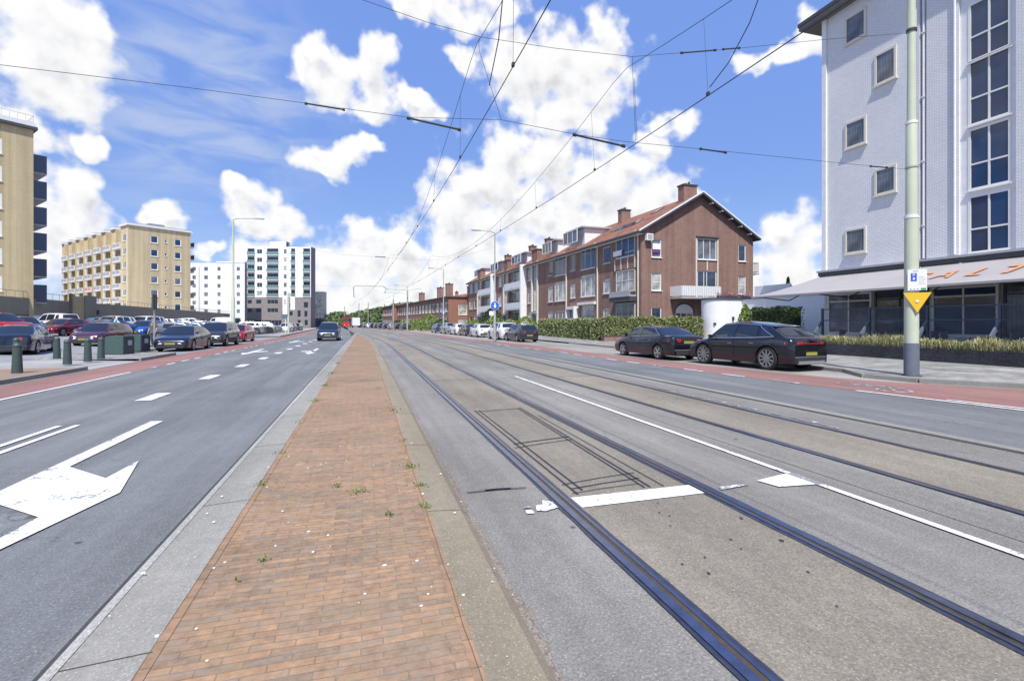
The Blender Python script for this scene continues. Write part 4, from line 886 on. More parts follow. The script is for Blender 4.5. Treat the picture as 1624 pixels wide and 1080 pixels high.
for i in range(7):
    y0 = 4.2 + i * BW
    mm = MB(); mm.box(-.15, .05, y0 + 3.6, y0 + 3.85, 0, HT - 3.0, 'white_trim'); mm.build('balcony_post', Y2)
    for r in range(7):
        z = .35 + r * FL
        if r > 0:
            mm = MB(); mm.box(-.25, 1.88, y0 + .04, y0 + 3.88, z - .2, z, 'white_balcony'); bl = mm.build('balcony', Y2)
            mm = MB(); pink = (i == 3 and r == 3); mm.box(-.25, -.2, y0 + .04, y0 + 3.88, z + .02, z + .16, 'white_balcony'); mm.box(-.25, -.2, y0 + .04, y0 + 3.88, z + .88, z + 1.0, 'white_balcony'); mm.box(-.24, -.21, y0 + .06, y0 + 3.86, z + .16, z + .88, 'grey_trim' if not pink else 'pink_cloth'); mm.box(-.26, -.2, y0 + 1.9, y0 + 2.0, z + .16, z + .88, 'white_balcony'); mm.box(-.2, .0, y0 + .04, y0 + .09, z + .05, z + 1.0, 'white_balcony'); mm.build('balustrade', bl)
        FB = frame(1.9, y0 + 3.9, 0, -pi / 2)
        for o in ((.5, 1.6, .6 + r * FL, 2.7 + r * FL), (2.0, 3.4, 1.2 + r * FL, 2.7 + r * FL)): window(Y2, FB, o, 1, 1, pick('pane_dark', 'pane_net', 'pane_blue'), 'white_frame', .03, .1, False, sub=False)
mm = MB()
for r in range(7): mm.box(W2, W2 + 1.1, .8, 4.5, .3 + r * FL + 1.2, .5 + r * FL + 1.2, 'white_balcony'); mm.box(W2 + 1.05, W2 + 1.1, .8, 4.5, .5 + r * FL + 1.2, 1.5 + r * FL + 1.2, 'navy_panel' if r > 4 else 'white_balcony')
mm.build('balcony', Y2)
Y1 = empty('apartment_block', (-34, 66.2, 0), YR, 'tan brick apartment block cut off by the left edge with dark glazed balconies', 'building')
HT1 = 22.2
o1 = [(-3.6, -2.42, 2.9 + 2.83 * r + 1.95, 2.9 + 2.83 * r + 3.55) for r in range(6)] + [(-9, -7.6, 2.9 + 2.83 * r + 1.95, 2.9 + 2.83 * r + 3.55) for r in range(6)]
m = MB(); wall(m, frame(), -16, 0, 0, HT1, o1, 'tan_brick', .12, 'white_trim'); m.quad((0, 0, 0), (0, 16, 0), (0, 16, HT1), (0, 0, HT1), 'tan_brick'); m.quad((-16, 16, 0), (-16, 0, 0), (-16, 0, HT1), (-16, 16, HT1), 'tan_brick'); m.quad((0, 16, 0), (-16, 16, 0), (-16, 16, HT1), (0, 16, HT1), 'tan_brick'); m.build('wall', Y1)
m = MB(); m.box(-16.3, .3, -.3, 16, HT1, HT1 + .3, 'dark_trim'); m.box(-16.2, .2, -.2, 15.9, HT1 + .3, HT1 + .7, 'white_trim'); m.build('roof', Y1)
m = MB(); railing(m, [(-16, 0), (0, 0), (0, 14)], HT1 + .8, HT1 + 1.5, gap=.6, mn='grey_trim'); m.build('roof_railing', Y1)
for o in o1: window(Y1, frame(), o, 1, 1, 'pane_net', 'white_frame', .02, .3, True)
for r in range(6):
    z = 18.0 - r * 2.83
    m = MB(); m.box(.0, 1.3, 1.0, 6.0, z - .15, z, 'grey_trim'); bl = m.build('balcony', Y1)
    m = MB(); m.box(.0, 1.3, 1.0, 1.06, z + .02, z + 1.9, 'navy_panel'); m.box(1.24, 1.3, 1.06, 6.0, z + .02, z + 1.1, 'navy_panel'); m.build('balustrade', bl)
m = MB(); m.box(-.0, .5, 0, .04, HT1, HT1 + .01, 'tan_brick')
# podium wall with garages
PW = empty('podium_wall', (-34.1, 61.5, 0), radians(90 + 2.1), 'long grey brown podium wall with garage doors behind the car park', 'wall')
m = MB(); 
# local x runs away down the road, outward (towards the road) is -y
gar = []
x = -38
while x < 100:
    gar.append((x, x + 2.5, 0, 2.45)); x += 2.85
doorx = (13.2, 16.3)
gar = [g_ for g_ in gar if not (g_[1] > doorx[0] - .6 and g_[0] < doorx[1] + .6)]
Fm = Matrix.Diagonal((1, 1, 1, 1))
wall(m, frame(), -40, 104, -.3, 4.2, gar, 'deck_wall', .25); m.box(-40, 104, .26, 22, 3.9, 4.15, 'grey_trim'); m.quad((104, 0, 0), (104, 22, 0), (104, 22, 4.2), (104, 0, 4.2), 'deck_wall')
PWo = m.build('wall', PW)
for i, g_ in enumerate(gar):
    m = MB(); m.box(g_[0], g_[1], .2, .25, .0, g_[3], 'white_render' if i % 2 else 'pole_base_grey'); m.build('garage_door', PW)
m = MB(); railing(m, [(-40, .15), (104, .15)], 4.25, 4.9, gap=1.4, mn='dark_metal'); m.build('railing', PW)
m = MB(); m.box(doorx[0], doorx[1], -1.3, 0, 0, 4.85, 'yellow_brick'); m.box(doorx[0] - .3, doorx[0], -.15, .1, 0, 5.2, 'deck_wall'); m.box(doorx[0] + .02, doorx[1], -1.4, -1.3, 0, 5.0, 'deck_wall'); m.box(doorx[1] + 3.6, doorx[1] + 4.1, -.2, 0, 2.7, 3.3, 'dark_metal'); m.build('stair_tower', PW)
# ================================================================== far towers
T3 = empty('apartment_tower', (-55.7, 190.3, 0), -TH, 'plain white apartment block between the yellow block and the taller white tower', 'building')
k3 = .20875
def cellgrid(root, cols, rows_, cellh, w, h, wallm, depth=14, zb=0, extra=None):
    ops = [(a, b, z, z + cellh) for a, b in cols for z in rows_]
    m = MB(); wall(m, frame(), 0, w, zb, h, ops, wallm, .2)
    m.quad((w, 0, zb), (w, depth, zb), (w, depth, h), (w, 0, h), 'grey_brick'); m.quad((0, depth, zb), (0, 0, zb), (0, 0, h), (0, depth, h), wallm); m.quad((0, 0, h), (w, 0, h), (w, depth, h), (0, depth, h), 'grey_trim'); m.quad((w, depth, zb), (0, depth, zb), (0, depth, h), (w, depth, h), wallm)
    o = m.build('wall', root); return ops
c3 = [(1.0, 2.2), (4.9, 6.2), (9.3, 10.4), (15.7, 16.8)]
ops = cellgrid(T3, c3, [1.9 + 2.8 * i for i in range(7)], 1.35, 18.4, 21.4, 'white_render', 1.5)
random.seed(9)
for o in ops: window(T3, frame(), o, 2, 1, 'pane_net' if random.random() < .4 else 'pane_dark', 'white_frame', .08, .1, False)
m = MB(); m.box(3.2, 3.45, -.03, 0, 2, 20, 'grey_trim'); m.build('downpipe', T3)
m = MB(); m.box(9, 18.4, -.1, 1.5, 21.4, 21.9, 'white_render'); m.build('roof', T3)
k4 = .2225
T4 = empty('apartment_tower', (-40.5, 197.4, 0), -TH, 'tallest white apartment tower with green glass balconies above a grey brick base', 'building')
balc = [(.9, 3.4), (7.8, 11.8), (16.3, 17.7), (20.6, 23.0)]; winc = [(4.2, 6.1), (13.7, 14.7)]
rows_ = [26.6 - 2.95 * i - 1.0 for i in range(6)]
ops = [(a, b, z, z + (2.2 if b - a > 1.3 else 2.0)) for a, b in balc for z in rows_[:5 + 1]] + [(a, b, z + .3, z + 1.9) for a, b in winc for z in rows_]
m = MB(); wall(m, frame(), 0, 23.3, 10.6, 28.4, ops, 'white_render', .6)
m.quad((23.3, 0, 10.6), (23.3, 4, 10.6), (23.3, 4, 28.4), (23.3, 0, 28.4), 'grey_brick'); m.box(0, 23.2, .7, 4, 10.6, 28.4, 'grey_trim'); m.build('wall', T4)
lo = [(a, b, z, z + 1.5) for a, b in ((.9, 2.6), (3.9, 5.9), (7.9, 11.8)) for z in (8.2, 5.2)] + [(14, 17, 6.9, 8.5), (14, 17, 4.0, 5.6), (18.5, 19.8, 3.6, 6), (20.9, 22.2, 3.6, 5.8), (20.7, 22.4, 6.8, 8.9), (18.5, 19.8, .6, 2.6), (21, 22.3, .6, 2.6), (1, 13, .3, 2.5)]
m = MB(); wall(m, frame(0, -.15), -.2, 23.3, 0, 10.6, lo, 'grey_brick', .3); m.quad((23.3, -.15, 0), (23.3, 4, 0), (23.3, 4, 10.6), (23.3, -.15, 10.6), 'grey_brick'); m.build('base_wall', T4)
m = MB(); m.box(8.6, 14.3, 0.5, 3.8, 28.4, 30.4, 'white_render'); m.box(14.5, 14.9, .8, 1.2, 28.4, 30.2, 'dark_metal'); m.build('penthouse', T4)
for o in ops[24:]: window(T4, frame(), o, 2, 1, 'pane_dark' if random.random() < .6 else 'pane_curtain', 'white_frame', .1, .1, False)
for o in lo: window(T4, frame(0, -.15), o, max(1, int((o[1] - o[0]) / 1.1)), 1, 'pane_dark', 'grey_trim', .1, .1, False)
for o in ops[:24]:
    window(T4, frame(), o, max(2, int((o[1] - o[0]) / .9)), 1, 'pane_dark', 'grey_trim', .45, .08, False, name='balcony_door')
    m = MB(); m.box(o[0] - .05, o[1] + .05, -.35, .0, o[2] - .2, o[2], 'white_trim'); m.box(o[0] - .05, o[1] + .05, -.35, -.3, o[2], o[2] + 1.1, 'green_glass'); m.build('balcony', T4)
T5 = empty('glass_building', (-18.6, 211.5, 0), -TH, 'narrow blue grey glass building right of the white tower', 'building')
m = MB(); m.box(0, 3.4, 0, 3, 0, 13.8, 'glass_blue'); m.build('wall', T5)
for i in range(3): m = MB(); m.box(.2 + i * 1.1, 1.1 + i * 1.1, -.05, 0, .6, 13.2, 'pane_net'); m.build('window', T5)
# white low wall / shed ends beneath tower three
# ================================================================== lamps and poles
def lamp_post(loc, h, arm, rz, label, group='street lamps', r=.09, mn='lamp_metal', col=True):
    o = empty('street_lamp', loc, rz, label, 'street lamp', group)
    m = MB(); m.tube([(0, 0, 0), (0, 0, h * .35), (0, 0, h * .36), (0, 0, h - .15)], [r * 1.25, r * 1.2, r * .85, r * .6], 10, mn); m.tube([(0, 0, h - .2), (0, 0, h), (arm * .25, 0, h + .12), (arm, 0, h + .18)], [r * .5, r * .45, r * .4, r * .35], 8, mn); m.build('pole', o, 50)
    m = MB(); a = 1 if arm > 0 else -1
    m.prism([(arm - .1 * a, -.07), (arm - .1 * a, .07), (arm + .62 * a, .12), (arm + .75 * a, 0), (arm + .62 * a, -.12)][::-a], h + .12, h + .22, 'lamp_metal'); hd = m.build('lamp_head', o)
    m = MB(); m.box(min(arm + .05 * a, arm + .55 * a), max(arm + .05 * a, arm + .55 * a), -.08, .08, h + .10, h + .118, 'lamp_clear'); m.build('lamp_glass', hd)
    return o
L1 = lamp_post((10.9, 42.6, .1), 9.3, -1.35, 0, 'grey street lamp carrying a round blue sign in front of the brick terrace')
L2 = lamp_post((11.0, 73.0, .1), 9.2, -1.5, 0, 'grey street lamp standing before the low red brick houses')
L3 = lamp_post((8.6, 108, .1), 9.2, -1.9, 0, 'third grey street lamp along the right kerb, near the tram wire frame')
L3b = lamp_post((7.4, 136, .1), 9.2, -1.9, 0, 'most distant grey street lamp along the right kerb')
L4 = lamp_post((-11.7, 52.2, .0), 11.2, 1.9, 0, 'tall pale green street lamp beside the red hatchback on the left', r=.13, mn='pole_green')
def disc(parent, name, c, r, mn, ny=-1, th=.02, n=28):
    m = MB(); m.M = Matrix.Translation(c) @ Matrix.Rotation(pi / 2, 4, 'X'); m.lathe([(r, -th / 2), (r, th / 2)], n, mn); return m.build(name, parent)
def round_sign(loc, z, label, r=.4):
    o = empty('round_sign', loc, -.15, label, 'road sign'); disc(o, 'sign_face', (0, -.14, z), r, 'blue_sign'); disc(o, 'sign_rim', (0, -.128, z), r * 1.08, 'white_sign', th=.012)
    m = MB(); m.add([(-.05, -.155, z + .22), (.05, -.155, z + .22), (.05, -.155, z - .02), (.14, -.155, z - .02), (0, -.155, z - .24), (-.14, -.155, z - .02), (-.05, -.155, z - .02)], [(0, 6, 5, 4, 3, 2, 1)], 'white_sign'); m.build('arrow_symbol', o); return o
round_sign((10.9, 42.6, .1), 3.0, 'round blue road sign with a white arrow on the lamp post', .36)
o = empty('white_plate_sign', (10.9, 42.6, .1), -.15, 'small white plate below the round blue sign', 'road sign'); m = MB(); m.box(-.5, -.12, -.15, -.13, 2.15, 2.5, 'white_sign'); m.build('sign_face', o)
round_sign((11.0, 73.0, .1), 3.0, 'small distant round blue road sign on the second lamp post', .26)
# the big green pole with its signs
GP = empty('overhead_line_pole', (14.82, 10.5, .08), 0, 'large pale green steel pole with a grey base at the right kerb', 'pole')
m = MB(); m.use('pole_green'); m.tube([(0, 0, .95), (0, 0, 4.45), (0, 0, 4.5), (0, 0, 4.56)], [.172, .165, .165, .15], 28); m.tube([(0, 0, 4.56), (0, 0, 7.15), (0, 0, 7.2)], [.142, .135, .12], 28); m.tube([(0, 0, 7.2), (0, 0, 9.75), (0, 0, 13.5)], [.112, .102, .085], 24); m.build('pole', GP, 40)
m = MB(); m.tube([(0, 0, -.02), (0, 0, .95)], .18, 28, 'pole_base_grey'); m.tube([(0, 0, -.02), (0, 0, .03)], .24, 20, 'concrete_strip'); m.build('pole_base', GP, 40)
for za_, zb_, r_, mn_ in ((4.46, 4.53, .176, 'white_trim'), (7.12, 7.19, .146, 'white_trim'), (9.8, 10.3, .118, 'pole_green'), (9.72, 9.79, .13, 'dark_metal'), (5.88, 5.93, .155, 'lamp_metal')):
    m = MB(); m.tube([(0, 0, za_), (0, 0, zb_)], r_, 24, mn_); m.build('pole_collar', GP)
fa = atan2(-10.5, -14.82) + pi / 2       # plates face the carriageway
sg = Matrix.Rotation(radians(-38), 4, 'Z')
SP = empty('parking_sign', (14.82, 10.5, .08), radians(-53), 'white parking sign with blue symbol and green patch on the green pole', 'road sign')
m = MB(); m.box(-.09, .33, -.205, -.185, 2.42, 3.0, 'white_sign'); m.build('sign_face', SP)
m = MB(); m.box(-.02, .11, -.211, -.205, 2.68, 2.9, 'blue_sign'); m.build('parking_symbol', SP)
text_mesh('parking_letter', 'P', .12, Matrix.Translation((.045, -.213, 2.84)) @ Matrix.Rotation(pi / 2, 4, 'X'), 'white_sign', SP, .0005)
m = MB(); m.add([(.02, -.213, 2.72), (.02, -.213, 2.76), (.07, -.213, 2.78), (.07, -.213, 2.72)], [(0, 3, 2, 1)], 'white_sign'); m.box(.20, .31, -.211, -.205, 2.435, 2.485, 'green_sign')
for i in range(4): m.box(.15, .30 - .03 * (i % 2), -.208, -.205, 2.60 + i * .06, 2.61 + i * .06, 'grey_trim')
for i in range(3): m.box(-.04 + i * .075, .0 + i * .075, -.208, -.205, 2.44, 2.47, 'grey_trim')
m.box(.02, .14, -.208, -.205, 2.945, 2.965, 'grey_trim'); m.build('print', SP)
YS = empty('yellow_triangle_sign', (14.82, 10.5, .08), radians(-53), 'yellow downward triangle plate under the parking sign', 'road sign')
m = MB(); t3 = [(-.19, 2.36), (.43, 2.36), (.12, 1.80)]
m.add([(x, -.21, z) for x, z in t3] + [(x, -.19, z) for x, z in t3], [(0, 2, 1), (3, 4, 5), (0, 1, 4, 3), (1, 2, 5, 4), (2, 0, 3, 5)], 'yellow_sign'); m.build('sign_face', YS)
disc(YS, 'reflector', (.12, -.216, 2.12), .035, 'white_sign')
# left pole with edge-on sign, sign gantry near the tower
o = empty('sign_post', (-11.45, 33.2, .05), 0, 'thin white post with a dark sign panel seen edge-on, beside the green containers', 'sign post')
m = MB(); m.tube([(0, 0, 0), (0, 0, 2.9)], .045, 10, 'lamp_metal'); m.build('post', o); m = MB(); m.box(-.04, .04, -.3, .3, 2.3, 3.15, 'dark_trim'); m.build('sign_face', o)
o = empty('direction_sign', (-11.2, 84, 0), 0, 'pale post with white direction boards in front of the white tower', 'road sign')
m = MB(); m.tube([(0, 0, 0), (0, 0, 6.2)], .16, 10, 'pole_green'); m.build('post', o)
m = MB(); m.box(-.8, -.1, -.3, -.22, 2.9, 5.7, 'white_sign'); m.build('sign_face', o); m = MB(); m.box(.3, .95, -.3, -.22, 3.6, 5.6, 'white_sign'); m.build('sign_face', o); m = MB(); m.box(-.5, -.4, -.32, -.3, 4.4, 5.2, 'dark_metal'); m.build('arrow_symbol', o)
o = empty('information_board', (-11.9, 86, 0), 0, 'small blue and white information board near the bicycle rack', 'sign'); m = MB(); m.tube([(0, .06, 0), (0, .06, 3.3)], .06, 8, 'white_trim'); m.build('post', o); m = MB(); m.box(-.55, .55, -.08, 0, 2.3, 3.5, 'glass_blue'); m.build('sign_face', o)
o = empty('bicycle_railing', (-10.6, 50, .1), radians(93), 'low dark metal railing along the left pavement beyond the red hatchback', 'railing'); m = MB(); railing(m, [(0, 0), (38, 0)], .15, .95, gap=.55, mn='dark_metal'); m.build('rail', o)
# ================================================================== overhead lines
def wirepts(f, a, b, step): 
    pts = []; s_ = a
    while s_ < b: pts.append(f(s_)); s_ += step
    pts.append(f(b)); return pts
def overhead(cu0, mu, label, cu=lambda s: 0, spans=(10.5, 44.0, 77.0, 112.0, 150.0, 190.0)):
    o = empty('overhead_line', (0, 0, 0), 0, label, 'tram wire', 'tram overhead lines')
    sp_ = [-22.0] + list(spans)
    def seg(s):
        for a, b in zip(sp_, sp_[1:]):
            if a <= s <= b: return (s - a) / (b - a)
        return 0
    cf = lambda s: (cu0 + sh(s) + .25 * cos(pi * (s - 10.5) / 33.5) - .25, s, 5.62)
    mf = lambda s: (mu + sh(s), s, 5.95 + 1.5 * (2 * seg(s) - 1) ** 2 * 1.0)
    m = MB(); m.tube(wirepts(cf, -21.9, 189, 2.2), .0085, 6, 'wire'); m.build('contact_wire', o)
    m = MB(); m.tube(wirepts(mf, -21.9, 189, .7), .006, 5, 'wire'); m.build('messenger_wire', o)
    s_ = -20
    while s_ < 120:
        t = seg(s_)
        if .04 < t < .96:
            a, b = mf(s_), cf(s_); m = MB(); m.tube([a, b], .0035, 4, 'wire'); m.box(b[0] - .02, b[0] + .02, b[1] - .03, b[1] + .03, b[2] - .0, b[2] + .06, 'dark_metal'); m.build('dropper', o)
        s_ += 4.6 if s_ < 60 else 9
    return o
overhead(2.25, 2.25, 'double tram wire above the near track')
overhead(5.85, 5.75, 'double tram wire above the far track')
def spanwire(label, pts, rods=(), hang=(), parts=(), r=.005):
    o = empty('span_wire', (0, 0, 0), 0, label, 'span wire', 'span wires across the road')
    m = MB(); m.tube(pts, r, 6, 'wire'); m.build('cable', o)
    for a, b, rr in rods:
        m = MB(); m.tube([a, b], rr, 8, 'dark_metal'); m.tube([a, tuple(a[i] + (b[i] - a[i]) * .06 for i in range(3))], rr * 1.7, 8, 'dark_metal'); m.tube([tuple(b[i] + (a[i] - b[i]) * .06 for i in range(3)), b], rr * 1.7, 8, 'dark_metal'); m.build('insulator', o)
    for q in hang: m = MB(); m.tube(q, .005, 5, 'wire'); m.build('hanger', o)
    return o
S0 = 10.5
spanwire('lower span wire with steadying rods, fixed to the large green pole', [(-15.9, S0, 6.0), (-5.85, S0, 5.91), (-3.07, S0, 5.89), (-1.11, S0, 5.85), (.83, S0, 5.80), (2.83, S0, 5.97), (4.55, S0, 5.84), (5.75, S0, 5.80), (7.84, S0, 5.83), (13.5, S0, 5.89), (14.75, S0, 5.92)],
         [((-1.11, S0, 5.85), (-.37, S0, 5.81), .02), ((.83, S0, 5.79), (1.95, S0, 5.66), .024), ((4.5, S0, 5.83), (5.8, S0, 5.69), .024), ((7.84, S0, 5.83), (8.6, S0, 5.81), .02), ((13.3, S0, 5.88), (13.9, S0, 5.9), .018)],
         [[(2.34, S0, 7.4), (2.83, S0, 5.97)], [(6.0, S0, 7.5), (6.08, S0, 5.85)], [(6.04, S0, 7.3), (6.12, S0, 5.85)]])
spanwire('upper sagging span wire from the large green pole across the sky', [(-15.9, S0, 9.9), (-8, S0, 9.0), (-3.5, S0, 8.4), (-.04, S0, 8.04), (1.28, S0, 7.8), (2.4, S0, 7.68), (4.06, S0, 7.7), (6.0, S0, 7.80), (7.66, S0, 8.16), (8.94, S0, 8.44), (11.5, S0, 9.05), (14.72, S0, 9.76)],
         [((7.3, S0, 8.08), (8.3, S0, 8.3), .018), ((8.5, S0, 8.35), (9.0, S0, 8.46), .018)], [[(2.34, S0, 7.68), (2.34, S0, 7.4)], [(6.0, S0, 7.8), (6.0, S0, 7.5)]])
S1 = 44.0
spanwire('farther span wire between the tall green lamp and the lamp with the blue sign', [(-11.7, 50.5, 9.9), (-7, 48, 8.5), (-2, 46, 7.5), (2.0, S1, 7.1), (5.3, S1, 7.0), (8, 43.5, 7.3), (10.9, 42.6, 8.2)], [((.9, 44.3, 7.2), (1.7, S1, 7.15), .03)], [[(1.9, S1, 7.1), (2.0, S1, 5.7)], [(5.3, S1, 7.0), (5.4, S1, 5.7)]], .010)
spanwire('distant span wire over both tracks', [(8.4, 77, 8.0), (4, 77, 6.9), (0, 77, 6.9), (-10, 84, 7.4)], (), (), .014)
o = empty('feeder_cable', (0, 0, 0), 0, 'bowed feeder cable joining the near tram wire at the top of the picture', 'cable'); m = MB(); m.tube([(2.05, 8.4, 5.66), (1.98, 7.5, 5.95), (1.9, 6.9, 6.4), (1.8, 6.5, 7.2), (1.8, 6.4, 8.4)], .008, 6, 'wire'); m.build('cable', o)
o = empty('feeder_cable', (0, 0, 0), 0, 'bowed feeder cable joining the far tram wire near the brick house', 'cable'); m = MB(); m.tube([(5.72, 7.4, 5.66), (5.78, 7.0, 5.9), (5.8, 6.55, 6.3), (5.8, 6.2, 6.8), (5.75, 5.9, 7.6)], .008, 6, 'wire'); m.build('cable', o)
LP = empty('overhead_line_pole', (-16, S0, .1), 0, 'green steel pole holding the span wires beyond the left edge', 'pole'); m = MB(); m.tube([(0, 0, 0), (0, 0, 4), (0, 0, 10.3)], [.16, .15, .1], 16, 'pole_green'); m.build('pole', LP, 40)
# distant tram wire frame
o = empty('tram_wire_frame', (0, 0, 0), 0, 'square dark tubular frame hung over the distant tracks', 'gantry')
m = MB(); Sg = 96.0; U = lambda u: u + sh(Sg)
m.tube([(U(1.2), Sg, 6.2), (U(1.1), Sg, 8.1), (U(1.5), Sg, 8.4), (U(6.3), Sg, 8.4), (U(6.9), Sg, 7.9), (U(6.6), Sg, 7.2)], .09, 8, 'lamp_metal'); m.tube([(U(6.9), Sg, 7.9), (U(10.5), Sg, 7.7), (U(13.3), Sg, 8.1)], .07, 8, 'lamp_metal'); m.build('frame', o)
for i, (u, s_, h, lab) in enumerate(((5.3 + 1.0, 118, 6.9, 'tall thin tram pole in front of the green hill'), (7.8, 97, 7.7, 'grey tram pole under the square wire frame'), (-6.8, 190, 7.5, 'thin distant tram pole behind the red tram'), (1.2, 175, 8.5, 'thin distant tram pole above the hill'), (-2.0, 200, 9.0, 'thinnest distant tram pole left of the white truck'))):
    p = empty('tram_pole', (u if i > 1 else u, s_, 0), 0, lab, 'pole', 'distant tram poles'); m = MB(); m.tube([(0, 0, 0), (0, 0, h)], .13, 8, 'lamp_metal'); m.tube([(0, 0, h - .6), (-3.2, 0, h - .3)], .05, 6, 'lamp_metal'); m.build('pole', p)
# ================================================================== bollards, containers
pb = empty('bollard', (-9.95, 18.6, .1), 0, 'nearest dark green bollard, at the near pavement corner', 'bollard', 'green bollards on the left pavement')
m = MB(); m.lathe([(.135, 0), (.13, .1), (.105, .72), (.10, .78)], 20, 'bollard_green'); m.build('post', pb, 35)
m = MB(); m.lathe([(.108, .78), (.112, .80), (.108, .83), (.08, .88), (.03, .905)], 20, 'bollard_green'); m.build('cap', pb, 35)
for (u, s_), lab in zip([(-13.4, 25.0), (-12.3, 25.5), (-10.3, 22.0), (-10.3, 23.4), (-10.5, 24.9)], ['dark green bollard close behind the nearest one, before the dark coupe', 'dark green bollard in front of the dark coupe\'s door', 'dark green bollard at the end of the tan paving, left of the kerb tip', 'dark green bollard before the maroon car\'s bumper', 'dark green bollard immediately left of the green containers']):
    c = copy_tree(pb); c.location = (u, s_, .1); c['label'] = lab
def container(loc, rz, label):
    o = empty('waste_container', loc, rz, label, 'container', 'green waste containers')
    m = MB(); m.prism([(-.55, -.65), (.55, -.65), (.55, .65), (-.55, .65)], .02, 1.18, 'bin_green'); m.box(-.52, .52, -.62, .62, 1.18, 1.24, 'bin_green'); m.build('body', o)
    m = MB(); m.box(.552, .60, -.62, .62, .06, 1.16, 'bin_dark'); p = m.build('front_panel', o)
    m = MB(); m.box(.60, .612, -.2, .3, .6, .95, 'grey_trim'); m.build('notice', p); m = MB(); m.box(-.58, .58, -.68, .68, 0.0, .05, 'dark_metal'); m.build('base', o)
    m = MB(); m.box(.56, .63, -.45, .45, 1.0, 1.06, 'dark_metal'); m.build('handle', o)
    o.scale = (.7, .7, .7); return o
container((-11.25, 28.45, .105), radians(-6), 'green metal waste container next to the bollards, nearer one'); container((-11.55, 31.2, .107), radians(-6), 'green metal waste container with the pedestrian behind it')
# ================================================================== vegetation
def rot_leaf(vs, fs, c, size, nrm=None):
    a = Vector((random.gauss(0, 1), random.gauss(0, 1), random.gauss(0, 1))).normalized(); b = a.cross(Vector((random.gauss(0, 1), random.gauss(0, 1), random.gauss(0, 1)))).normalized(); w = size * .55; n0 = len(vs)
    vs += [tuple(c - a * size), tuple(c + b * w), tuple(c + a * size), tuple(c - b * w)]; fs.append((n0, n0 + 1, n0 + 2, n0 + 3))
def hedge(name, label, P0, P1, th, h, n, size, mn, core='dark_leaf', base=None, group=None, z0=.1, cat='hedge'):
    d = Vector((P1[0] - P0[0], P1[1] - P0[1])); L = d.length; d.normalize(); nn = Vector((-d.y, d.x)); rz = atan2(d.y, d.x)
    o = empty(name, (P0[0], P0[1], z0), rz, label, cat, group)
    vs = []; fs = []
    for i in range(n):
        f = random.random(); x = random.uniform(0, L)
        bump = .26 * noise.noise(Vector((x * .9, 0, 3))) + .10 * noise.noise(Vector((x * 3, 1, 7)))
        if f < .28: y = random.uniform(0, th); z = h + bump - abs(random.gauss(0, .05))
        elif f < .80: y = -.05 + abs(random.gauss(0, .10)) + .12 * noise.noise(Vector((x * 1.6, z0, random.random() * .01))); z = random.uniform((base or 0), h + bump)
        elif f < .9: y = th - abs(random.gauss(0, .08)); z = random.uniform(0, h + bump)
        else: x = pick(0, L) + random.gauss(0, .08); y = random.uniform(0, th); z = random.uniform((base or 0), h)
        y += .14 * noise.noise(Vector((x * 1.7, z * 1.7, 5)))
        rot_leaf(vs, fs, Vector((x, y, z)), size * random.uniform(.6, 1.3))
    MB().add(vs, fs, mn).build('leaves', o)
    m = MB(); m.box(.12, L - .12, .16, th - .12, .0, h - .16, core); m.build('branches', o)
    if base: m = MB(); m.box(-.05, L + .05, -.12, th, 0, base, 'house_brick'); m.box(-.05, L + .05, -.16, .0, base, base + .06, 'dark_trim'); m.build('hedge_wall', o)
    return o
random.seed(33)
hedge('hedge', 'tall leafy hedge on a low wall before the brick gable', (18.7, 37.2), (26.6, 35.3), 1.1, 1.95, 15000, .08, 'hedge_leaf', base=.42)
hedge('hedge', 'leafy hedge running along the street before the terrace windows', (19.9, 57), (18.75, 39.2), 1.1, 1.85, 15000, .085, 'hedge_leaf')
hedge('hedge', 'dark clipped hedge on the restaurant terrace beside the white annex', (26.0, 29.4), (24.3, 24.0), .7, 2.45, 7000, .06, 'dark_leaf')
def bush(loc, r, h, n, size, mn, label, cat='bush', name='bush', group='shrubs in front of the terrace'):
    o = empty(name, loc, 0, label, cat, group); vs = []; fs = []
    for i in range(n):
        t = random.uniform(0, 2 * pi); ph = random.random(); rr = (1 - .35 * random.random() ** 2); nn = 1 + .28 * noise.noise(Vector((cos(t) * 2, sin(t) * 2, ph * 3 + loc[0])))
        z = h * ph; q = r * (1 - (2 * ph - .8) ** 2 / 1.6 if ph > .4 else .95) * rr * nn
        rot_leaf(vs, fs, Vector((q * cos(t), q * sin(t), max(z * (1 + .12 * nn), .03))), size * random.uniform(.6, 1.4))
    MB().add(vs, fs, mn).build('leaves', o); m = MB(); m.tube([(0, 0, 0), (0, 0, h * .6)], [.06, .03], 6, 'dark_leaf'); m.tube([(0, 0, .1), (.2, .1, h * .6)], .03, 5, 'dark_leaf'); m.build('stem', o); return o
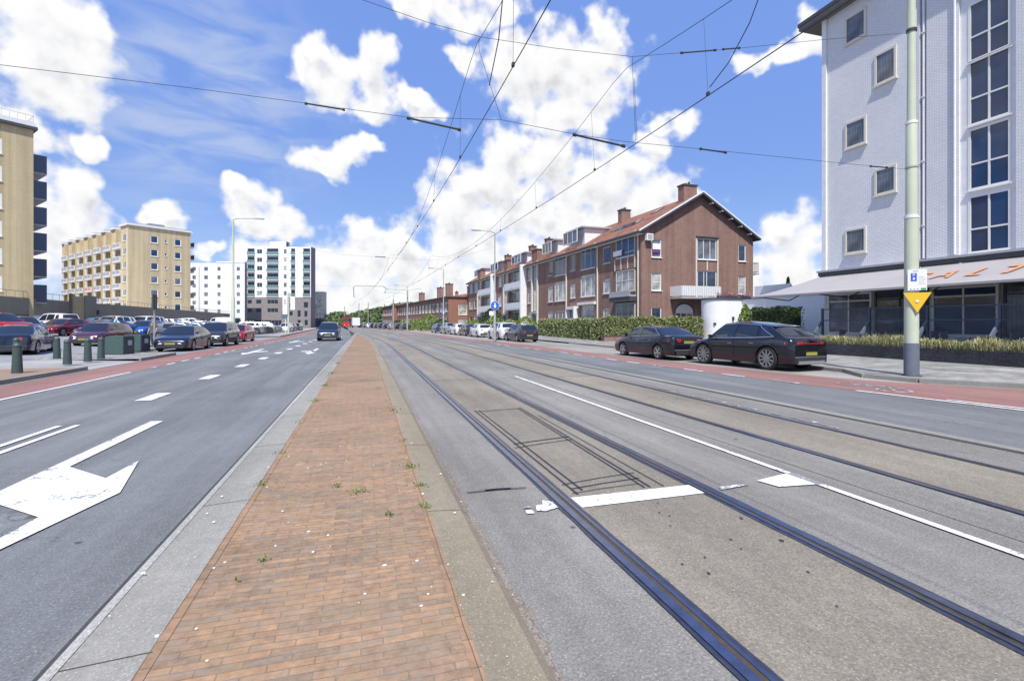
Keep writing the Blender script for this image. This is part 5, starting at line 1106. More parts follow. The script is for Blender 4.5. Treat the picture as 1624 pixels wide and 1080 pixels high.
specs = [((19.6, 61, .1), 1.7, 2.0, 1300, .12, 'bright_leaf', 'rounded yellow green shrub left of the street hedge'), ((19.0, 66, .1), 1.6, 1.7, 1100, .12, 'hedge_leaf', 'pale green shrub behind the white hatchback'), ((18.2, 71, .1), 2.0, 2.0, 1200, .13, 'bright_leaf', 'broad yellow green shrub behind the lamp with the blue sign'), ((19.5, 78, .1), 2.0, 3.4, 1400, .15, 'dark_leaf', 'tall dark green shrub by the far stairwell'), ((17.8, 84, .1), 2.0, 1.8, 1000, .14, 'bright_leaf', 'yellow green shrub at the end of the tall terrace'),
         ((13.6, 92, .1), 2.0, 1.9, 900, .15, 'dark_leaf', 'dark shrub behind the parked silver car'), ((12.2, 100, .1), 2.2, 2.9, 1300, .15, 'bright_leaf', 'tall bright green bush behind the second lamp'), ((11.2, 110, .1), 2.2, 2.0, 900, .16, 'bright_leaf', 'bright green bush before the low houses'), ((9.8, 120, .1), 2.3, 2.0, 900, .17, 'hedge_leaf', 'pale bush halfway along the low houses'), ((8.3, 132, .1), 2.2, 1.9, 800, .17, 'dark_leaf', 'dark bush near the farthest parked cars')]
for a in specs: bush(*a)
bush((26.35, 30.2, .1), .55, 2.5, 1600, .08, 'bright_leaf', 'yellow green climbing bush against the white annex', group='terrace plants')
for i, (u, s_, h) in enumerate(((41, 41.0, 6.2), (40, 36.0, 6.8), (43.5, 46.0, 5.6))):
    t = empty('conifer_tree', (u, s_, 0), 0, ['dark conifer above the white annex roof', 'dark conifer rising above the awning corner', 'smaller conifer behind the brick house'][i], 'tree', 'conifers behind the annex')
    vs = []; fs = []
    for q in range(1500):
        ph = random.random() ** .7; a = random.uniform(0, 2 * pi); r = (1 - ph) * 1.7 * random.uniform(.4, 1.05) * (1 + .3 * sin(ph * 40)); rot_leaf(vs, fs, Vector((r * cos(a), r * sin(a), .8 + ph * (h - .8) - r * .25)), .13)
    MB().add(vs, fs, 'dark_leaf').build('crown', t); m = MB(); m.tube([(0, 0, 0), (0, 0, h - .4)], [.16, .03], 8, 'dark_leaf'); m.build('trunk', t)
# balcony flowers on the annex roof
FB_ = empty('flower_box', (29.8, 35.3, 3.66), 0, 'pink flowers in a box on the annex roof', 'flower box'); m = MB(); m.box(-1.6, 1.5, 0, .3, 0, .25, 'dark_trim'); m.build('box', FB_)
vs = []; fs = []
for i in range(420): x_ = random.uniform(-1.7, 1.6); rot_leaf(vs, fs, Vector((x_, random.uniform(-.1, .4), random.uniform(.1, .45 + .3 * noise.noise(Vector((x_ * 2.5, 0, 0)))))), .06)
MB().add(vs, fs, 'flower').build('flowers', FB_)
# far green slopes
def hill(name, x0, x1, y0, y1, h, seed, n, mn='dune_green', prof=None):
    m = MB(); nx, ny = 40, 12; vs = []; fs = []
    H_ = lambda i, j: h * (sin(pi * min(1, max(0, (i / nx))))) ** .7 * sin(pi * .5 * j / ny) * (.75 + .5 * noise.noise(Vector((i * .25 + seed, j * .4, 0))))
    if prof: H_ = lambda i, j: prof(i / nx) * sin(pi * .5 * min(1, j / ny * 1.3)) * (1 + .15 * noise.noise(Vector((i * .4 + seed, j * .4, 0))))
    for j in range(ny + 1):
        for i in range(nx + 1): vs.append((x0 + (x1 - x0) * i / nx, y0 + (y1 - y0) * j / ny, H_(i, j) - .05))
    for j in range(ny):
        for i in range(nx): k = j * (nx + 1) + i; fs.append((k, k + 1, k + nx + 2, k + nx + 1))
    m.add(vs, fs, 'dune_green'); m.build('hill', kind='structure')
    L_ = []; F_ = []
    for q in range(n):
        i = random.uniform(0, nx); j = random.uniform(0, ny); c = Vector((x0 + (x1 - x0) * i / nx, y0 + (y1 - y0) * j / ny, H_(i, j)))
        cl_ = noise.noise(c * .03)
        if cl_ < -.35: continue
        for w in range(5): rot_leaf(L_, F_, c + Vector((random.gauss(0, 1.6), random.gauss(0, 1.6), random.uniform(.2, 2.6 * (cl_ + .6)))), random.uniform(.7, 1.5))
    MB().add(L_, F_, mn).build(name, kind='stuff', label='green scrub and low woodland covering the distant dune slope', cat='woodland')
random.seed(5)
hill('far_woodland', -28, 48, 285, 340, 11, 2, 2600, prof=lambda t: 2.5 + 9.5 * min(1, max(0, (t - .18) / .5)) ** .8)
hill('far_woodland', -60, -14, 300, 340, 8, 9, 1400, prof=lambda t: 5.2 + 2.0 * sin(t * 7))
# weeds and litter on the central reservation
vs = []; fs = []
random.seed(12)
for (u, s_, n, r) in ((.47, 5.4, 60, .10), (.50, 4.75, 50, .06), (-.06, 4.75, 60, .10), (-.25, 4.95, 20, .05), (.18, 4.1, 26, .05), (.47, 4.2, 30, .06), (-.72, 3.3, 6, .03), (-.62, 3.55, 18, .05), (-.93, 5.2, 30, .05), (-.93, 6.4, 26, .08), (-.94, 8.3, 30, .12), (.49, 6.6, 24, .1), (-.94, 10.5, 34, .2), (-.94, 13, 40, .3), (-.95, 16, 40, .4), (.5, 9, 20, .3), (.3, 12, 20, .3), (-.95, 20, 40, .6)):
    for i in range(n): rot_leaf(vs, fs, Vector((u + random.gauss(0, r * .45 if s_ < 9 else .05), s_ + random.gauss(0, r * .5), .085 + random.random() * .02)), random.uniform(.006, .016) * (1 if s_ < 9 else 1.6))
MB().add(vs, fs, 'weed').build('weeds', kind='stuff', label='small green weeds sprouting between the paving bricks', cat='weeds')
vs = []; fs = []
m = MB()
for i in range(60):
    s_ = random.uniform(2.2, 7) if i < 60 else random.uniform(2, 16); u = random.uniform(-1.3, .8); r = random.uniform(.002, .007) if random.random() < .8 else random.uniform(.006, .010); a = random.random() * 3
    pts = [(u + r * 1.3 * cos(t + a) * random.uniform(.7, 1.2), s_ + r * sin(t + a) * random.uniform(.6, 1.2)) for t in [2 * pi * k / 7 for k in range(7)]]; m.prism(pts, .078, .078 + r * .35 + .002, 'white_render')
m.build('shell_fragments', kind='stuff', label='tiny white shell fragments scattered on the paving', cat='shell fragments')
# ================================================================== vehicles
WHEELS = {}
def wheel_meshes(r, rimm, wd=.21, spokes=5, rr=.68):
    k = (r, rimm, spokes, rr)
    if k in WHEELS: return WHEELS[k]
    t = MB(Matrix.Rotation(pi / 2, 4, 'Y')); t.lathe([(r * rr, -wd / 2), (r * .93, -wd / 2), (r, -wd / 2 + .03), (r, wd / 2 - .03), (r * .93, wd / 2), (r * rr, wd / 2 - .004)], 28, 'black_rubber', cap=False)
    tm = t.mesh('tyre', 40)
    b = MB(Matrix.Rotation(pi / 2, 4, 'Y')); R = r * rr
    b.lathe([(R, wd / 2 - .005), (R, wd / 2 + .004), (R * .93, wd / 2 + .002), (R * .9, wd / 2 - .05)], 28, rimm, cap=False); b.lathe([(R * .98, wd / 2 - .085), (R * .98, wd / 2 - .08)], 24, 'plastic_dark'); b.lathe([(R, -wd / 2 + .01), (R, -wd / 2 + .02)], 20, 'plastic_dark')
    b.lathe([(R * .2, wd / 2 - .03), (R * .2, wd / 2 - .002), (R * .1, wd / 2 + .002)], 14, rimm)
    for i in range(spokes):
        a = 2 * pi * i / spokes; c, s_ = cos(a), sin(a); w0, w1 = R * (.16 if spokes == 5 else .09), R * (.20 if spokes == 5 else .10)
        z0, z1 = wd / 2 - .035, wd / 2 - .002
        p = [(R * .1, -w0), (R * .92, -w1), (R * .92, w1), (R * .1, w0)]
        b.prism([(x * c - y * s_, x * s_ + y * c) for x, y in p], z0, z1, rimm)
    WHEELS[k] = (tm, b.mesh('rim', 30)); return WHEELS[k]
def lerp(a, b, t): return a + (b - a) * t
def pl(tab, y):
    if y <= tab[0][0]: return tab[0][1]
    for (a, x), (b, z) in zip(tab, tab[1:]):
        if y <= b:
            t = (y - a) / (b - a); return x + (z - x) * t
    return tab[-1][1]
KINDS = {
 'sedan': dict(L=4.75, W=1.84, H=1.43, ax=(1.40, -1.42), r=.33, top=[(-2.37, .82), (-2.33, .97), (-2.2, 1.03), (-1.6, 1.05), (-.6, .98), (.8, .93), (1.2, .92), (1.9, .80), (2.2, .70), (2.33, .58), (2.375, .50)], cab=[(1.28, .52), (1.05, .44), (-.02, -.10), (-.12, -.20), (-1.02, -.85), (-1.22, -1.02), (-1.85, -1.05)], rz=[(-1.05, -.06), (-.4, -.01), (.1, 0), (.52, -.06)]),
 'hatch': dict(L=4.2, W=1.78, H=1.47, ax=(1.27, -1.30), r=.32, top=[(-2.1, .80), (-2.06, .95), (-1.9, 1.02), (-.6, .99), (.8, .95), (1.05, .94), (1.65, .84), (1.95, .72), (2.07, .58), (2.1, .5)], cab=[(1.18, .50), (.95, .42), (-.08, -.14), (-.18, -.24), (-1.02, -1.0), (-1.2, -1.16), (-1.98, -1.68)], rz=[(-1.68, -.09), (-.8, -.02), (-.1, 0), (.5, -.06)]),
 'suv': dict(L=4.68, W=1.90, H=1.64, ax=(1.40, -1.40), r=.37, clear=.24, top=[(-2.34, .92), (-2.3, 1.06), (-2.1, 1.13), (-.6, 1.09), (.8, 1.06), (1.15, 1.06), (1.8, .98), (2.1, .88), (2.28, .72), (2.34, .60)], cab=[(1.28, .55), (1.05, .46), (-.05, -.12), (-.16, -.24), (-1.1, -1.05), (-1.3, -1.25), (-2.2, -1.78)], rz=[(-1.78, -.10), (-.8, -.02), (-.1, 0), (.55, -.06)]),
 'coupesuv': dict(L=4.78, W=1.90, H=1.62, ax=(1.43, -1.44), r=.39, clear=.22, top=[(-2.39, .80), (-2.36, .98), (-2.25, 1.08), (-1.9, 1.12), (-.6, 1.04), (.8, 1.00), (1.15, 1.00), (1.85, .90), (2.15, .78), (2.33, .64), (2.39, .54)], cab=[(1.30, .52), (1.06, .42), (.0, -.12), (-.1, -.22), (-1.0, -.98), (-1.12, -1.08), (-2.12, -1.35)], rz=[(-1.35, -.13), (-.8, -.05), (-.1, 0), (.52, -.06)]),
 'coupe': dict(L=4.6, W=1.78, H=1.38, ax=(1.36, -1.32), r=.33, top=[(-2.3, .72), (-2.26, .88), (-2.1, .95), (-1.6, .97), (-.6, .93), (.8, .90), (1.1, .89), (1.85, .79), (2.15, .68), (2.27, .56), (2.3, .48)], cab=[(1.15, .38), (.95, .30), (-.35, -.40), (-.42, -.46), (-.95, -.85), (-1.1, -.98), (-1.75, -.98)], rz=[(-.98, -.05), (-.3, 0), (.38, -.05)]),
 'mpv': dict(L=4.7, W=1.85, H=1.76, ax=(1.42, -1.42), r=.33, top=[(-2.35, .9), (-2.31, 1.04), (-2.15, 1.08), (-.6, 1.04), (.9, 1.0), (1.3, 1.0), (1.9, .86), (2.2, .72), (2.32, .56), (2.35, .5)], cab=[(1.5, .75), (1.25, .62), (.1, .0), (.0, -.12), (-1.1, -1.1), (-1.25, -1.25), (-2.22, -1.98)], rz=[(-1.98, -.10), (-.8, -.02), (-.1, 0), (.75, -.08)]),
 'van': dict(L=5.0, W=1.95, H=2.05, ax=(1.55, -1.5), r=.34, top=[(-2.5, 1.0), (-2.47, 1.12), (-2.35, 1.16), (-.6, 1.15), (.9, 1.12), (1.5, 1.1), (2.1, .94), (2.35, .78), (2.47, .6), (2.5, .5)], cab=[(1.72, 1.05), (1.5, .95), (.55, .5), (.42, .4), (-1.0, -1.0), (-1.2, -1.2), (-2.42, -2.3)], rz=[(-2.3, -.08), (-1, 0), (.3, 0), (1.05, -.1)]),
}
CARC = {}
def car(name, kind, paintm, loc, rz, label, cat='car', group='parked cars', rimm='rim', lower=None, detail=True, chrome=False, plate=True, spokes=5):
    K = KINDS[kind]; L, Wd, H = K['L'], K['W'], K['H']; hw = Wd / 2; clear = K.get('clear', .19); r = K['r']; Ra = r + .055
    root = empty(name, loc, rz, label, cat, group)
    key = (kind, paintm, lower, chrome, rimm, detail, plate)
    if key in CARC:
        src = CARC[key]
        for ch in list(src.children): copy_tree(ch, root)
        return root
    CARC[key] = root
    yF, yR = L / 2, -L / 2
    def w(y):
        t = abs(y) / (L / 2); return hw * (1 - .10 * t ** 5) * (1 - .10 * max(0, (t - .93) / .07) ** 2) * (.985 if y > 0 else 1)
    zt = lambda y: pl(K['top'], y)
    ys = set([yR, yR + .03, yR + .08, yR + .18, yF, yF - .03, yF - .08, yF - .18])
    for a in K['ax']:
        for i in range(15): ys.add(round(a + Ra * cos(pi * i / 14) * 1.0, 4))
        ys.add(a - Ra - .01); ys.add(a + Ra + .01)
    for y, _ in K['top']: ys.add(y)
    y = yR
    while y < yF: ys.add(round(y, 3)); y += .3
    ys = sorted(ys); ys = [y for y in ys if yR <= y <= yF]
    q = [ys[0]]
    for y in ys[1:]:
        if y - q[-1] > .006: q.append(y)
    ys = q
    rows = []
    for y in ys:
        zb = clear + .06 * max(0, (abs(y) / (L / 2) - .8) / .2)
        arch = False
        for a in K['ax']:
            if abs(y - a) < Ra: zb = max(zb, r + math.sqrt(max(0, Ra * Ra - (y - a) ** 2))); arch = abs(y - a) < Ra - .001
        W_ = w(y); T = zt(y); iw = W_ - .27
        f = lambda z: max(z, zb)
        rows.append([(0, T + .035), (W_ * .55, T + .03), (W_ * .86, T + .005), (W_ * .945, T - .03), (W_ * .985, f(T - .10)), (W_, f(lerp(clear, T, .62))), (W_ * .995, f(lerp(clear, T, .4))), (W_ * .975, f(clear + .12)), (W_ * .955, zb), (iw, zb), (iw, clear), (0, clear)])
    n = len(rows[0]); m = MB(); lowm = lower or paintm
    for sgn in (1, -1):
        vs = [(sgn * x, y, z) for y, row in zip(ys, rows) for x, z in row]; fp = []; fl = []; fd = []
        for i in range(len(ys) - 1):
            for k in range(n - 1):
                qd = (i * n + k, i * n + k + 1, (i + 1) * n + k + 1, (i + 1) * n + k)
                if sgn > 0: qd = qd[::-1]
                (fp if k < 6 else fl if k < 8 else fd).append(qd)
        m.add(vs, fp, paintm); m.add(vs, fl, lowm); m.add(vs, fd, 'plastic_dark')
        for e, rv in ((0, sgn > 0), (len(ys) - 1, sgn < 0)):
            c = [e * n + k for k in range(n)]; m.add(vs, [tuple(c if rv else c[::-1])], paintm)
    m.v = [tuple(p) for p in m.v]
    me = m.mesh('body'); bm = bmesh.new(); bm.from_mesh(me); bmesh.ops.remove_doubles(bm, verts=bm.verts, dist=.0005); bm.to_mesh(me); bm.free()
    me.polygons.foreach_set('use_smooth', [True] * len(me.polygons)); me.set_sharp_from_angle(angle=radians(38))
    o = bpy.data.objects.new('body', me); COL.objects.link(o); o.parent = root; body = o
    # cabin
    C = K['cab']; rx = hw * .70; NV = 6
    def rzf(y): return H + pl(K['rz'], y)
    def side(cb, cr, v, off=0.0):
        yb, yr_ = cb, cr; yy = lerp(yb, yr_, v); xb = w(yb) * .925; zb = zt(yb) - .02; xr = rx; zr = rzf(yr_)
        v2 = v; x = lerp(xb, xr, v ** 1.25); z = lerp(zb, zr, 1 - (1 - v) ** 1.06)
        if v > .9: z -= 0
        return (x + off, yy, z + off * .4)
    def st(p, v, off=0.0):          # p: fractional station index
        i = min(int(p), len(C) - 2); t = p - i; cb = lerp(C[i][0], C[i + 1][0], t); cr = lerp(C[i][1], C[i + 1][1], t); return side(cb, cr, v, off)
    m = MB(); NP = (len(C) - 1) * 3
    for sgn in (1, -1):
        vs = []; fs = []
        for a in range(NP + 1):
            for b in range(NV + 1): x, y, z = st(a / 3, b / NV); vs.append((sgn * x, y, z))
        for a in range(NP):
            for b in range(NV): qd = (a * (NV + 1) + b, (a + 1) * (NV + 1) + b, (a + 1) * (NV + 1) + b + 1, a * (NV + 1) + b + 1); fs.append(qd[::-1] if sgn > 0 else qd)
        m.add(vs, fs, paintm)
    def cross(p, v, u, bow, off=0.0):   # u -1..1 across
        x, y, z = st(p, v); dirn = 1 if p < 2 else -1
        return (x * u, y + dirn * (bow * (1 - u * u) + off), z + .035 * (1 - u * u) * v + off * .6)
    NU = 8
    for p, bow in ((0, .10), (len(C) - 1, .07)):
        vs = [cross(p, b / NV, -1 + 2 * a / NU, bow) for a in range(NU + 1) for b in range(NV + 1)]
        fs = [(a * (NV + 1) + b, (a + 1) * (NV + 1) + b, (a + 1) * (NV + 1) + b + 1, a * (NV + 1) + b + 1) for a in range(NU) for b in range(NV)]
        m.add(vs, [f[::-1] if p == 0 else f for f in fs], paintm)
    vs = []; fs = []
    for a in range(NP + 1):
        for b in range(NU + 1):
            u = -1 + 2 * b / NU; x, y, z = st(a / 3, 1); e = a / NP; bw = (1 - u * u); yy = y + (.10 * bw if a == 0 else -.07 * bw if a == NP else .10 * bw * max(0, 1 - e * 3) - .07 * bw * max(0, (e - .67) * 3)); vs.append((x * u, yy, z + .035 * bw))
    for a in range(NP):
        for b in range(NU): fs.append((a * (NU + 1) + b, a * (NU + 1) + b + 1, (a + 1) * (NU + 1) + b + 1, (a + 1) * (NU + 1) + b)[::-1])
    m.add(vs, fs, paintm)
    me = m.mesh('roof'); bm = bmesh.new(); bm.from_mesh(me); bmesh.ops.remove_doubles(bm, verts=bm.verts, dist=.002); bmesh.ops.recalc_face_normals(bm, faces=bm.faces); bm.to_mesh(me); bm.free()
    me.polygons.foreach_set('use_smooth', [True] * len(me.polygons)); me.set_sharp_from_angle(angle=radians(42))
    o = bpy.data.objects.new('roof', me); COL.objects.link(o); o.parent = root
    # glass
    def patch(fn, na, nb, nm, mn, parent=root, flip=False):
        b_ = MB(); vs = [fn(a / na, b / nb) for a in range(na + 1) for b in range(nb + 1)]
        fs = [(a * (nb + 1) + b, (a + 1) * (nb + 1) + b, (a + 1) * (nb + 1) + b + 1, a * (nb + 1) + b + 1) for a in range(na) for b in range(nb)]
        b_.add(vs, [f[::-1] for f in fs] if flip else fs, mn); return b_.build(nm, parent, 60)
    patch(lambda a, b: cross(0, lerp(.10, .93, b), lerp(-.91, .91, a), .10, .008), 8, 5, 'windscreen', 'car_glass', flip=True)
    last = len(C) - 1
    rlo, rhi = (.10, .92) if kind in ('sedan', 'coupe') else (.16, .9)
    patch(lambda a, b: cross(last, lerp(rlo, rhi, b), lerp(-.88, .88, a), .07, .008), 8, 5, 'rear_window', 'car_glass')
    wins = [(1, 2), (3, 4)] + ([(5.04, 5.55)] if kind in ('coupesuv', 'suv', 'mpv') else [])
    if kind == 'van': wins = [(1, 2)]
    for sgn in (1, -1):
        for (p0, p1) in wins:
            patch(lambda a, b: (lambda q: (sgn * q[0], q[1], q[2]))(st(lerp(p0, p1, a), lerp(.10, .86, b), .007)), 5, 5, 'side_window', 'car_glass', flip=(sgn > 0))
        if chrome:
            b_ = MB(); 
            b_.tube([(sgn * st(lerp(1, 5.6, t), .06, .022)[0], *st(lerp(1, 5.6, t), .06, .022)[1:]) for t in [i / 12 for i in range(13)]], .016, 5, 'chrome')
            b_.tube([(sgn * st(lerp(1, 5.6, t), .90 - (max(0, t - .8) / .2) ** 2 * .8, .022)[0], *st(lerp(1, 5.6, t), .90 - (max(0, t - .8) / .2) ** 2 * .8, .022)[1:]) for t in [i / 24 for i in range(25)]], .016, 5, 'chrome'); b_.build('window_trim', root)
    # wheels
    tm, rm = wheel_meshes(r, rimm, .22, spokes, .76 if kind == 'coupesuv' else .70)
    for a in K['ax']:
        for sgn in (1, -1):
            t = bpy.data.objects.new('wheel', tm); COL.objects.link(t); t.parent = root; t.location = (sgn * (w(a) - .12), a, r); t.rotation_euler = (0, 0, 0 if sgn > 0 else pi)
            q_ = bpy.data.objects.new('rim', rm); COL.objects.link(q_); q_.parent = t
    # lamps, bumper parts
    bx = lambda m_, x0, x1, y0, y1, z0, z1, mn: m_.box(x0, x1, y0, y1, z0, z1, mn)
    zF = zt(yF - .12); zR = zt(yR + .1)
    def surfpt(sgn, y, k, off):      # point on the lower body, k fraction between clear and top
        W_ = w(y); T = zt(y); z = lerp(clear, T, k); x = W_ * (1.0 if k < .75 else lerp(1.0, .95, (k - .75) / .25)); return (sgn * (x + off), y, z)
    for sgn in (1, -1):
        # headlight wraps the corner: front piece following the nose
        b_ = MB(); pts = []
        for (fx, yy, za, zb_) in ((.50, yF + .02, zF - .21, zF - .08), (.72, yF + .012, zF - .23, zF - .045), (.90, yF - .055, zF - .21, zF - .02), (1.0, yF - .32, zF - .10, zF + .01)):
            X = sgn * (w(yy if yy < yF else yF) * fx + (.008 if fx == 1 else 0)); pts.append(((X, yy + .004, za), (X * (.985 if fx < 1 else .97), yy - .05, zb_)))
        for (a0, a1), (b0, b1) in zip(pts, pts[1:]): b_.add([a0, b0, b1, a1, *( (p[0] * .96, p[1] - .08, p[2]) for p in (a0, b0, b1, a1))], [(0, 1, 2, 3), (3, 2, 6, 7), (0, 4, 5, 1), (3, 2, 1, 0)], 'lamp_clear')
        b_.build('headlight', root)
        b_ = MB(); pts = []
        for (fx, yy) in ((.55, yR - .006), (.74, yR + .0), (.90, yR + .05), (1.0, yR + .28)):
            X = sgn * (w(yy if yy > yR else yR) * fx + (.008 if fx == 1 else 0)); pts.append(((X, yy - .004, zR - (.16 if kind == 'coupesuv' else .22)), (X * .985, yy + .01, zR - .08)))
        for (a0, a1), (b0, b1) in zip(pts, pts[1:]): b_.add([a0, b0, b1, a1, *((p[0] * .96, p[1] + .08, p[2]) for p in (a0, b0, b1, a1))], [(0, 1, 2, 3), (3, 2, 6, 7), (0, 4, 5, 1), (3, 2, 1, 0)], 'lamp_red')
        b_.build('taillight', root)
        b_ = MB(); ym = C[1][0] - .12; xm = w(ym) * .95
        b_.add([(sgn * (xm + .0), ym + .02, zt(ym) + .02), (sgn * (xm + .16), ym + .03, zt(ym) + .03), (sgn * (xm + .18), ym + .04, zt(ym) + .15), (sgn * (xm + .03), ym + .03, zt(ym) + .14), (sgn * (xm), ym + .12, zt(ym) + .03), (sgn * (xm + .15), ym + .12, zt(ym) + .05), (sgn * (xm + .16), ym + .12, zt(ym) + .12), (sgn * (xm + .03), ym + .12, zt(ym) + .11)], [(0, 1, 2, 3), (4, 7, 6, 5), (0, 4, 5, 1), (1, 5, 6, 2), (2, 6, 7, 3), (3, 7, 4, 0)], paintm); b_.build('mirror', root)
    if detail:
        b_ = MB(); zc = clear + .12
        bx(b_, -.42, .42, yF - .02, yF + .012, zc + .14, zF - .12, 'plastic_dark'); bx(b_, -hw * .72, hw * .72, yF - .03, yF + .008, clear + .03, zc + .06, 'plastic_dark'); bx(b_, -.40, .40, yF + .012, yF + .016, zF - .135, zF - .12, 'chrome'); b_.build('grille', root)
        b_ = MB(); bx(b_, -hw * .70, hw * .70, yR - .012, yR + .03, clear + .05, clear + .22, 'plastic_dark'); b_.tube([(-hw * .8, yR - .002, clear + .25), (hw * .8, yR - .002, clear + .25)], .012, 5, 'chrome' if chrome else 'plastic_dark'); b_.build('rear_bumper', root)
        for sgn in (1, -1):
            b_ = MB()
            for yd in (C[1][0] - .06, (C[2][0] + C[3][0]) / 2, C[4][0] - (.0 if kind != 'van' else 0)):
                pts = [surfpt(sgn, yd, k, .0015) for k in (.12, .3, .5, .62, .8, .93)]
                for a0, a1 in zip(pts, pts[1:]): b_.add([(a0[0], yd - .006, a0[2]), (a0[0], yd + .006, a0[2]), (a1[0], yd + .006, a1[2]), (a1[0], yd - .006, a1[2])], [(0, 1, 2, 3), (3, 2, 1, 0)], 'plastic_dark')
            b_.build('door_seam', root)
            for yd in (C[2][0] + .14, C[4][0] + .16):
                b_ = MB(); x, _, z = surfpt(sgn, yd, .80, .012); b_.box(min(x, x - sgn * .03), max(x, x - sgn * .03), yd - .09, yd + .09, z - .012, z + .012, 'chrome' if chrome else paintm); b_.build('door_handle', root)
    if plate:
        b_ = MB(); b_.box(-.26, .26, yF + .013, yF + .022, clear + .2, clear + .31, 'plate'); b_.build('number_plate', root)
        b_ = MB(); zp = clear + .30 if kind in ('coupesuv', 'hatch') else zR - .28; b_.box(-.26, .26, yR - .022, yR - .012, zp, zp + .11, 'plate'); b_.build('number_plate', root)
    if kind in ('suv', 'mpv') and detail:
        for sgn in (1, -1): b_ = MB(); b_.tube([(sgn * rx * .93, C[0][1] - .25, rzf(.2) + .01), (sgn * rx * .93, C[0][1] - .4, rzf(0) + .05), (sgn * rx * .93, -1.3, rzf(-1.3) + .05), (sgn * rx * .93, -1.5, rzf(-1.5) + .0)], .014, 6, 'dark_metal'); b_.build('roof_rail', root)
    if kind == 'coupesuv':
        b_ = MB(); b_.box(-hw * .62, hw * .62, yR - .008, yR + .01, zR - .15, zR - .12, 'lamp_red'); b_.build('light_bar', root)
        b_ = MB(); x, y, z = st(last, 1); b_.add([(-x * .95, y + .05, z + .02), (x * .95, y + .05, z + .02), (x * .9, y - .22, z - .02), (-x * .9, y - .22, z - .02), (-x * .95, y + .05, z - .03), (x * .95, y + .05, z - .03), (x * .9, y - .22, z - .05), (-x * .9, y - .22, z - .05)], [(0, 3, 2, 1), (4, 5, 6, 7), (3, 7, 6, 2), (0, 4, 7, 3), (1, 2, 6, 5)], paintm); b_.build('spoiler', root)
        b_ = MB(); b_.box(-.62, .62, yR - .03, yR + .02, clear + .02, clear + .12, 'chrome'); b_.build('rear_skirt', root)
    return root
car_paint('paint_black', (.010, .011, .018)); car_paint('paint_darkblue', (.010, .015, .038)); car_paint('paint_navy', (.02, .03, .06)); car_paint('paint_maroon', (.09, .02, .045)); car_paint('paint_red', (.42, .012, .02)); car_paint('paint_darkred', (.22, .012, .025))
car_paint('paint_white', (.72, .73, .74), 0); car_paint('paint_silver', (.42, .44, .46), .6); car_paint('paint_grey', (.12, .13, .15), .5); car_paint('paint_blue', (.02, .10, .38)); car_paint('paint_steelblue', (.07, .12, .22), .5); car_paint('paint_darkgrey', (.04, .045, .055), .4)
G_R = 'cars parked along the right kerb'; G_L = 'cars parked along the left cycle lane'; G_P = 'cars in the car park'
def cz(u, s_): return gz(u) + .01
car('parked_suv', 'coupesuv', 'paint_black', (13.78, 15.5, .01), radians(7), 'glossy black coupe style SUV with dark wheels, parked nearest the green pole', group=G_R, rimm='rim_dark', chrome=True, spokes=10)
car('parked_car', 'sedan', 'paint_black', (13.05, 20.75, .005), radians(3), 'black saloon with silver wheels parked in front of the black SUV', group=G_R, rimm='rim', chrome=True)
car('parked_car', 'hatch', 'paint_darkgrey', (12.95, 41.6, .005), radians(4), 'dark hatchback nearest the camera in the far right parking row', group=G_R)
car('parked_suv', 'suv', 'paint_white', (12.75, 46.9, .005), radians(3), 'white SUV right behind the dark hatchback on the right side', group=G_R)
car('parked_car', 'hatch', 'paint_white', (12.6, 55.6, .005), radians(3), 'white hatchback between the white SUV and a dark car', group=G_R)
car('parked_car', 'sedan', 'paint_darkgrey', (12.5, 61.8, .005), radians(3), 'dark saloon between the two white hatchbacks', group=G_R)
car('parked_car', 'hatch', 'paint_white', (12.2, 67.4, .005), radians(4), 'second white hatchback in the right row, farther along', group=G_R, rimm='rim_dark')
car('parked_suv', 'suv', 'paint_silver', (11.8, 73.4, .005), radians(4), 'silver SUV just before the second street lamp', group=G_R)
car('parked_car', 'hatch', 'paint_steelblue', (11.3, 80.3, .005), radians(4), 'small dark blue car behind the second street lamp', group=G_R, detail=False)
farc = [('sedan', 'paint_darkgrey'), ('hatch', 'paint_black'), ('hatch', 'paint_silver'), ('sedan', 'paint_black'), ('suv', 'paint_navy'), ('hatch', 'paint_darkgrey'), ('suv', 'paint_black'), ('hatch', 'paint_white'), ('sedan', 'paint_steelblue'), ('hatch', 'paint_darkred')]
fl = ['nearest dark saloon of the distant right row before the low houses', 'black hatchback second in the distant right row', 'silver hatchback third in the distant right row', 'black saloon fourth in the distant right row', 'navy SUV fifth in the distant right row', 'dark hatchback sixth in the distant right row', 'black SUV seventh in the distant right row', 'white hatchback eighth in the distant right row', 'blue grey saloon ninth in the distant right row', 'dark red hatchback last in the distant right row']
for i, (k, p_) in enumerate(farc):
    s_ = 112 + i * 7.4; u = 8.4 - (s_ - 112) * .135
    car('parked_car', k, p_, (u, s_, .005), radians(7), fl[i], group=G_R, detail=False)
car('oncoming_suv', 'suv', 'paint_navy', (-3.1, 49.2, .002), radians(180), 'dark blue SUV driving towards the camera in the left carriageway', group='driving vehicles')
car('parked_car', 'sedan', 'paint_darkblue', (-10.22, 34.1, .008), radians(180), 'dark blue saloon with yellow plate, first in the left roadside row', group=G_L)
car('parked_suv', 'suv', 'paint_darkgrey', (-9.88, 39.9, .008), radians(179), 'dark grey SUV second in the left roadside row', group=G_L, lower='plastic_dark')
car('parked_car', 'hatch', 'paint_red', (-10.25, 47.6, .008), radians(178), 'bright red hatchback third in the left roadside row', group=G_L)
car('parked_car', 'hatch', 'paint_darkred', (-13.6, 59, .1), radians(150), 'dark red hatchback behind the bright red one', group=G_P)
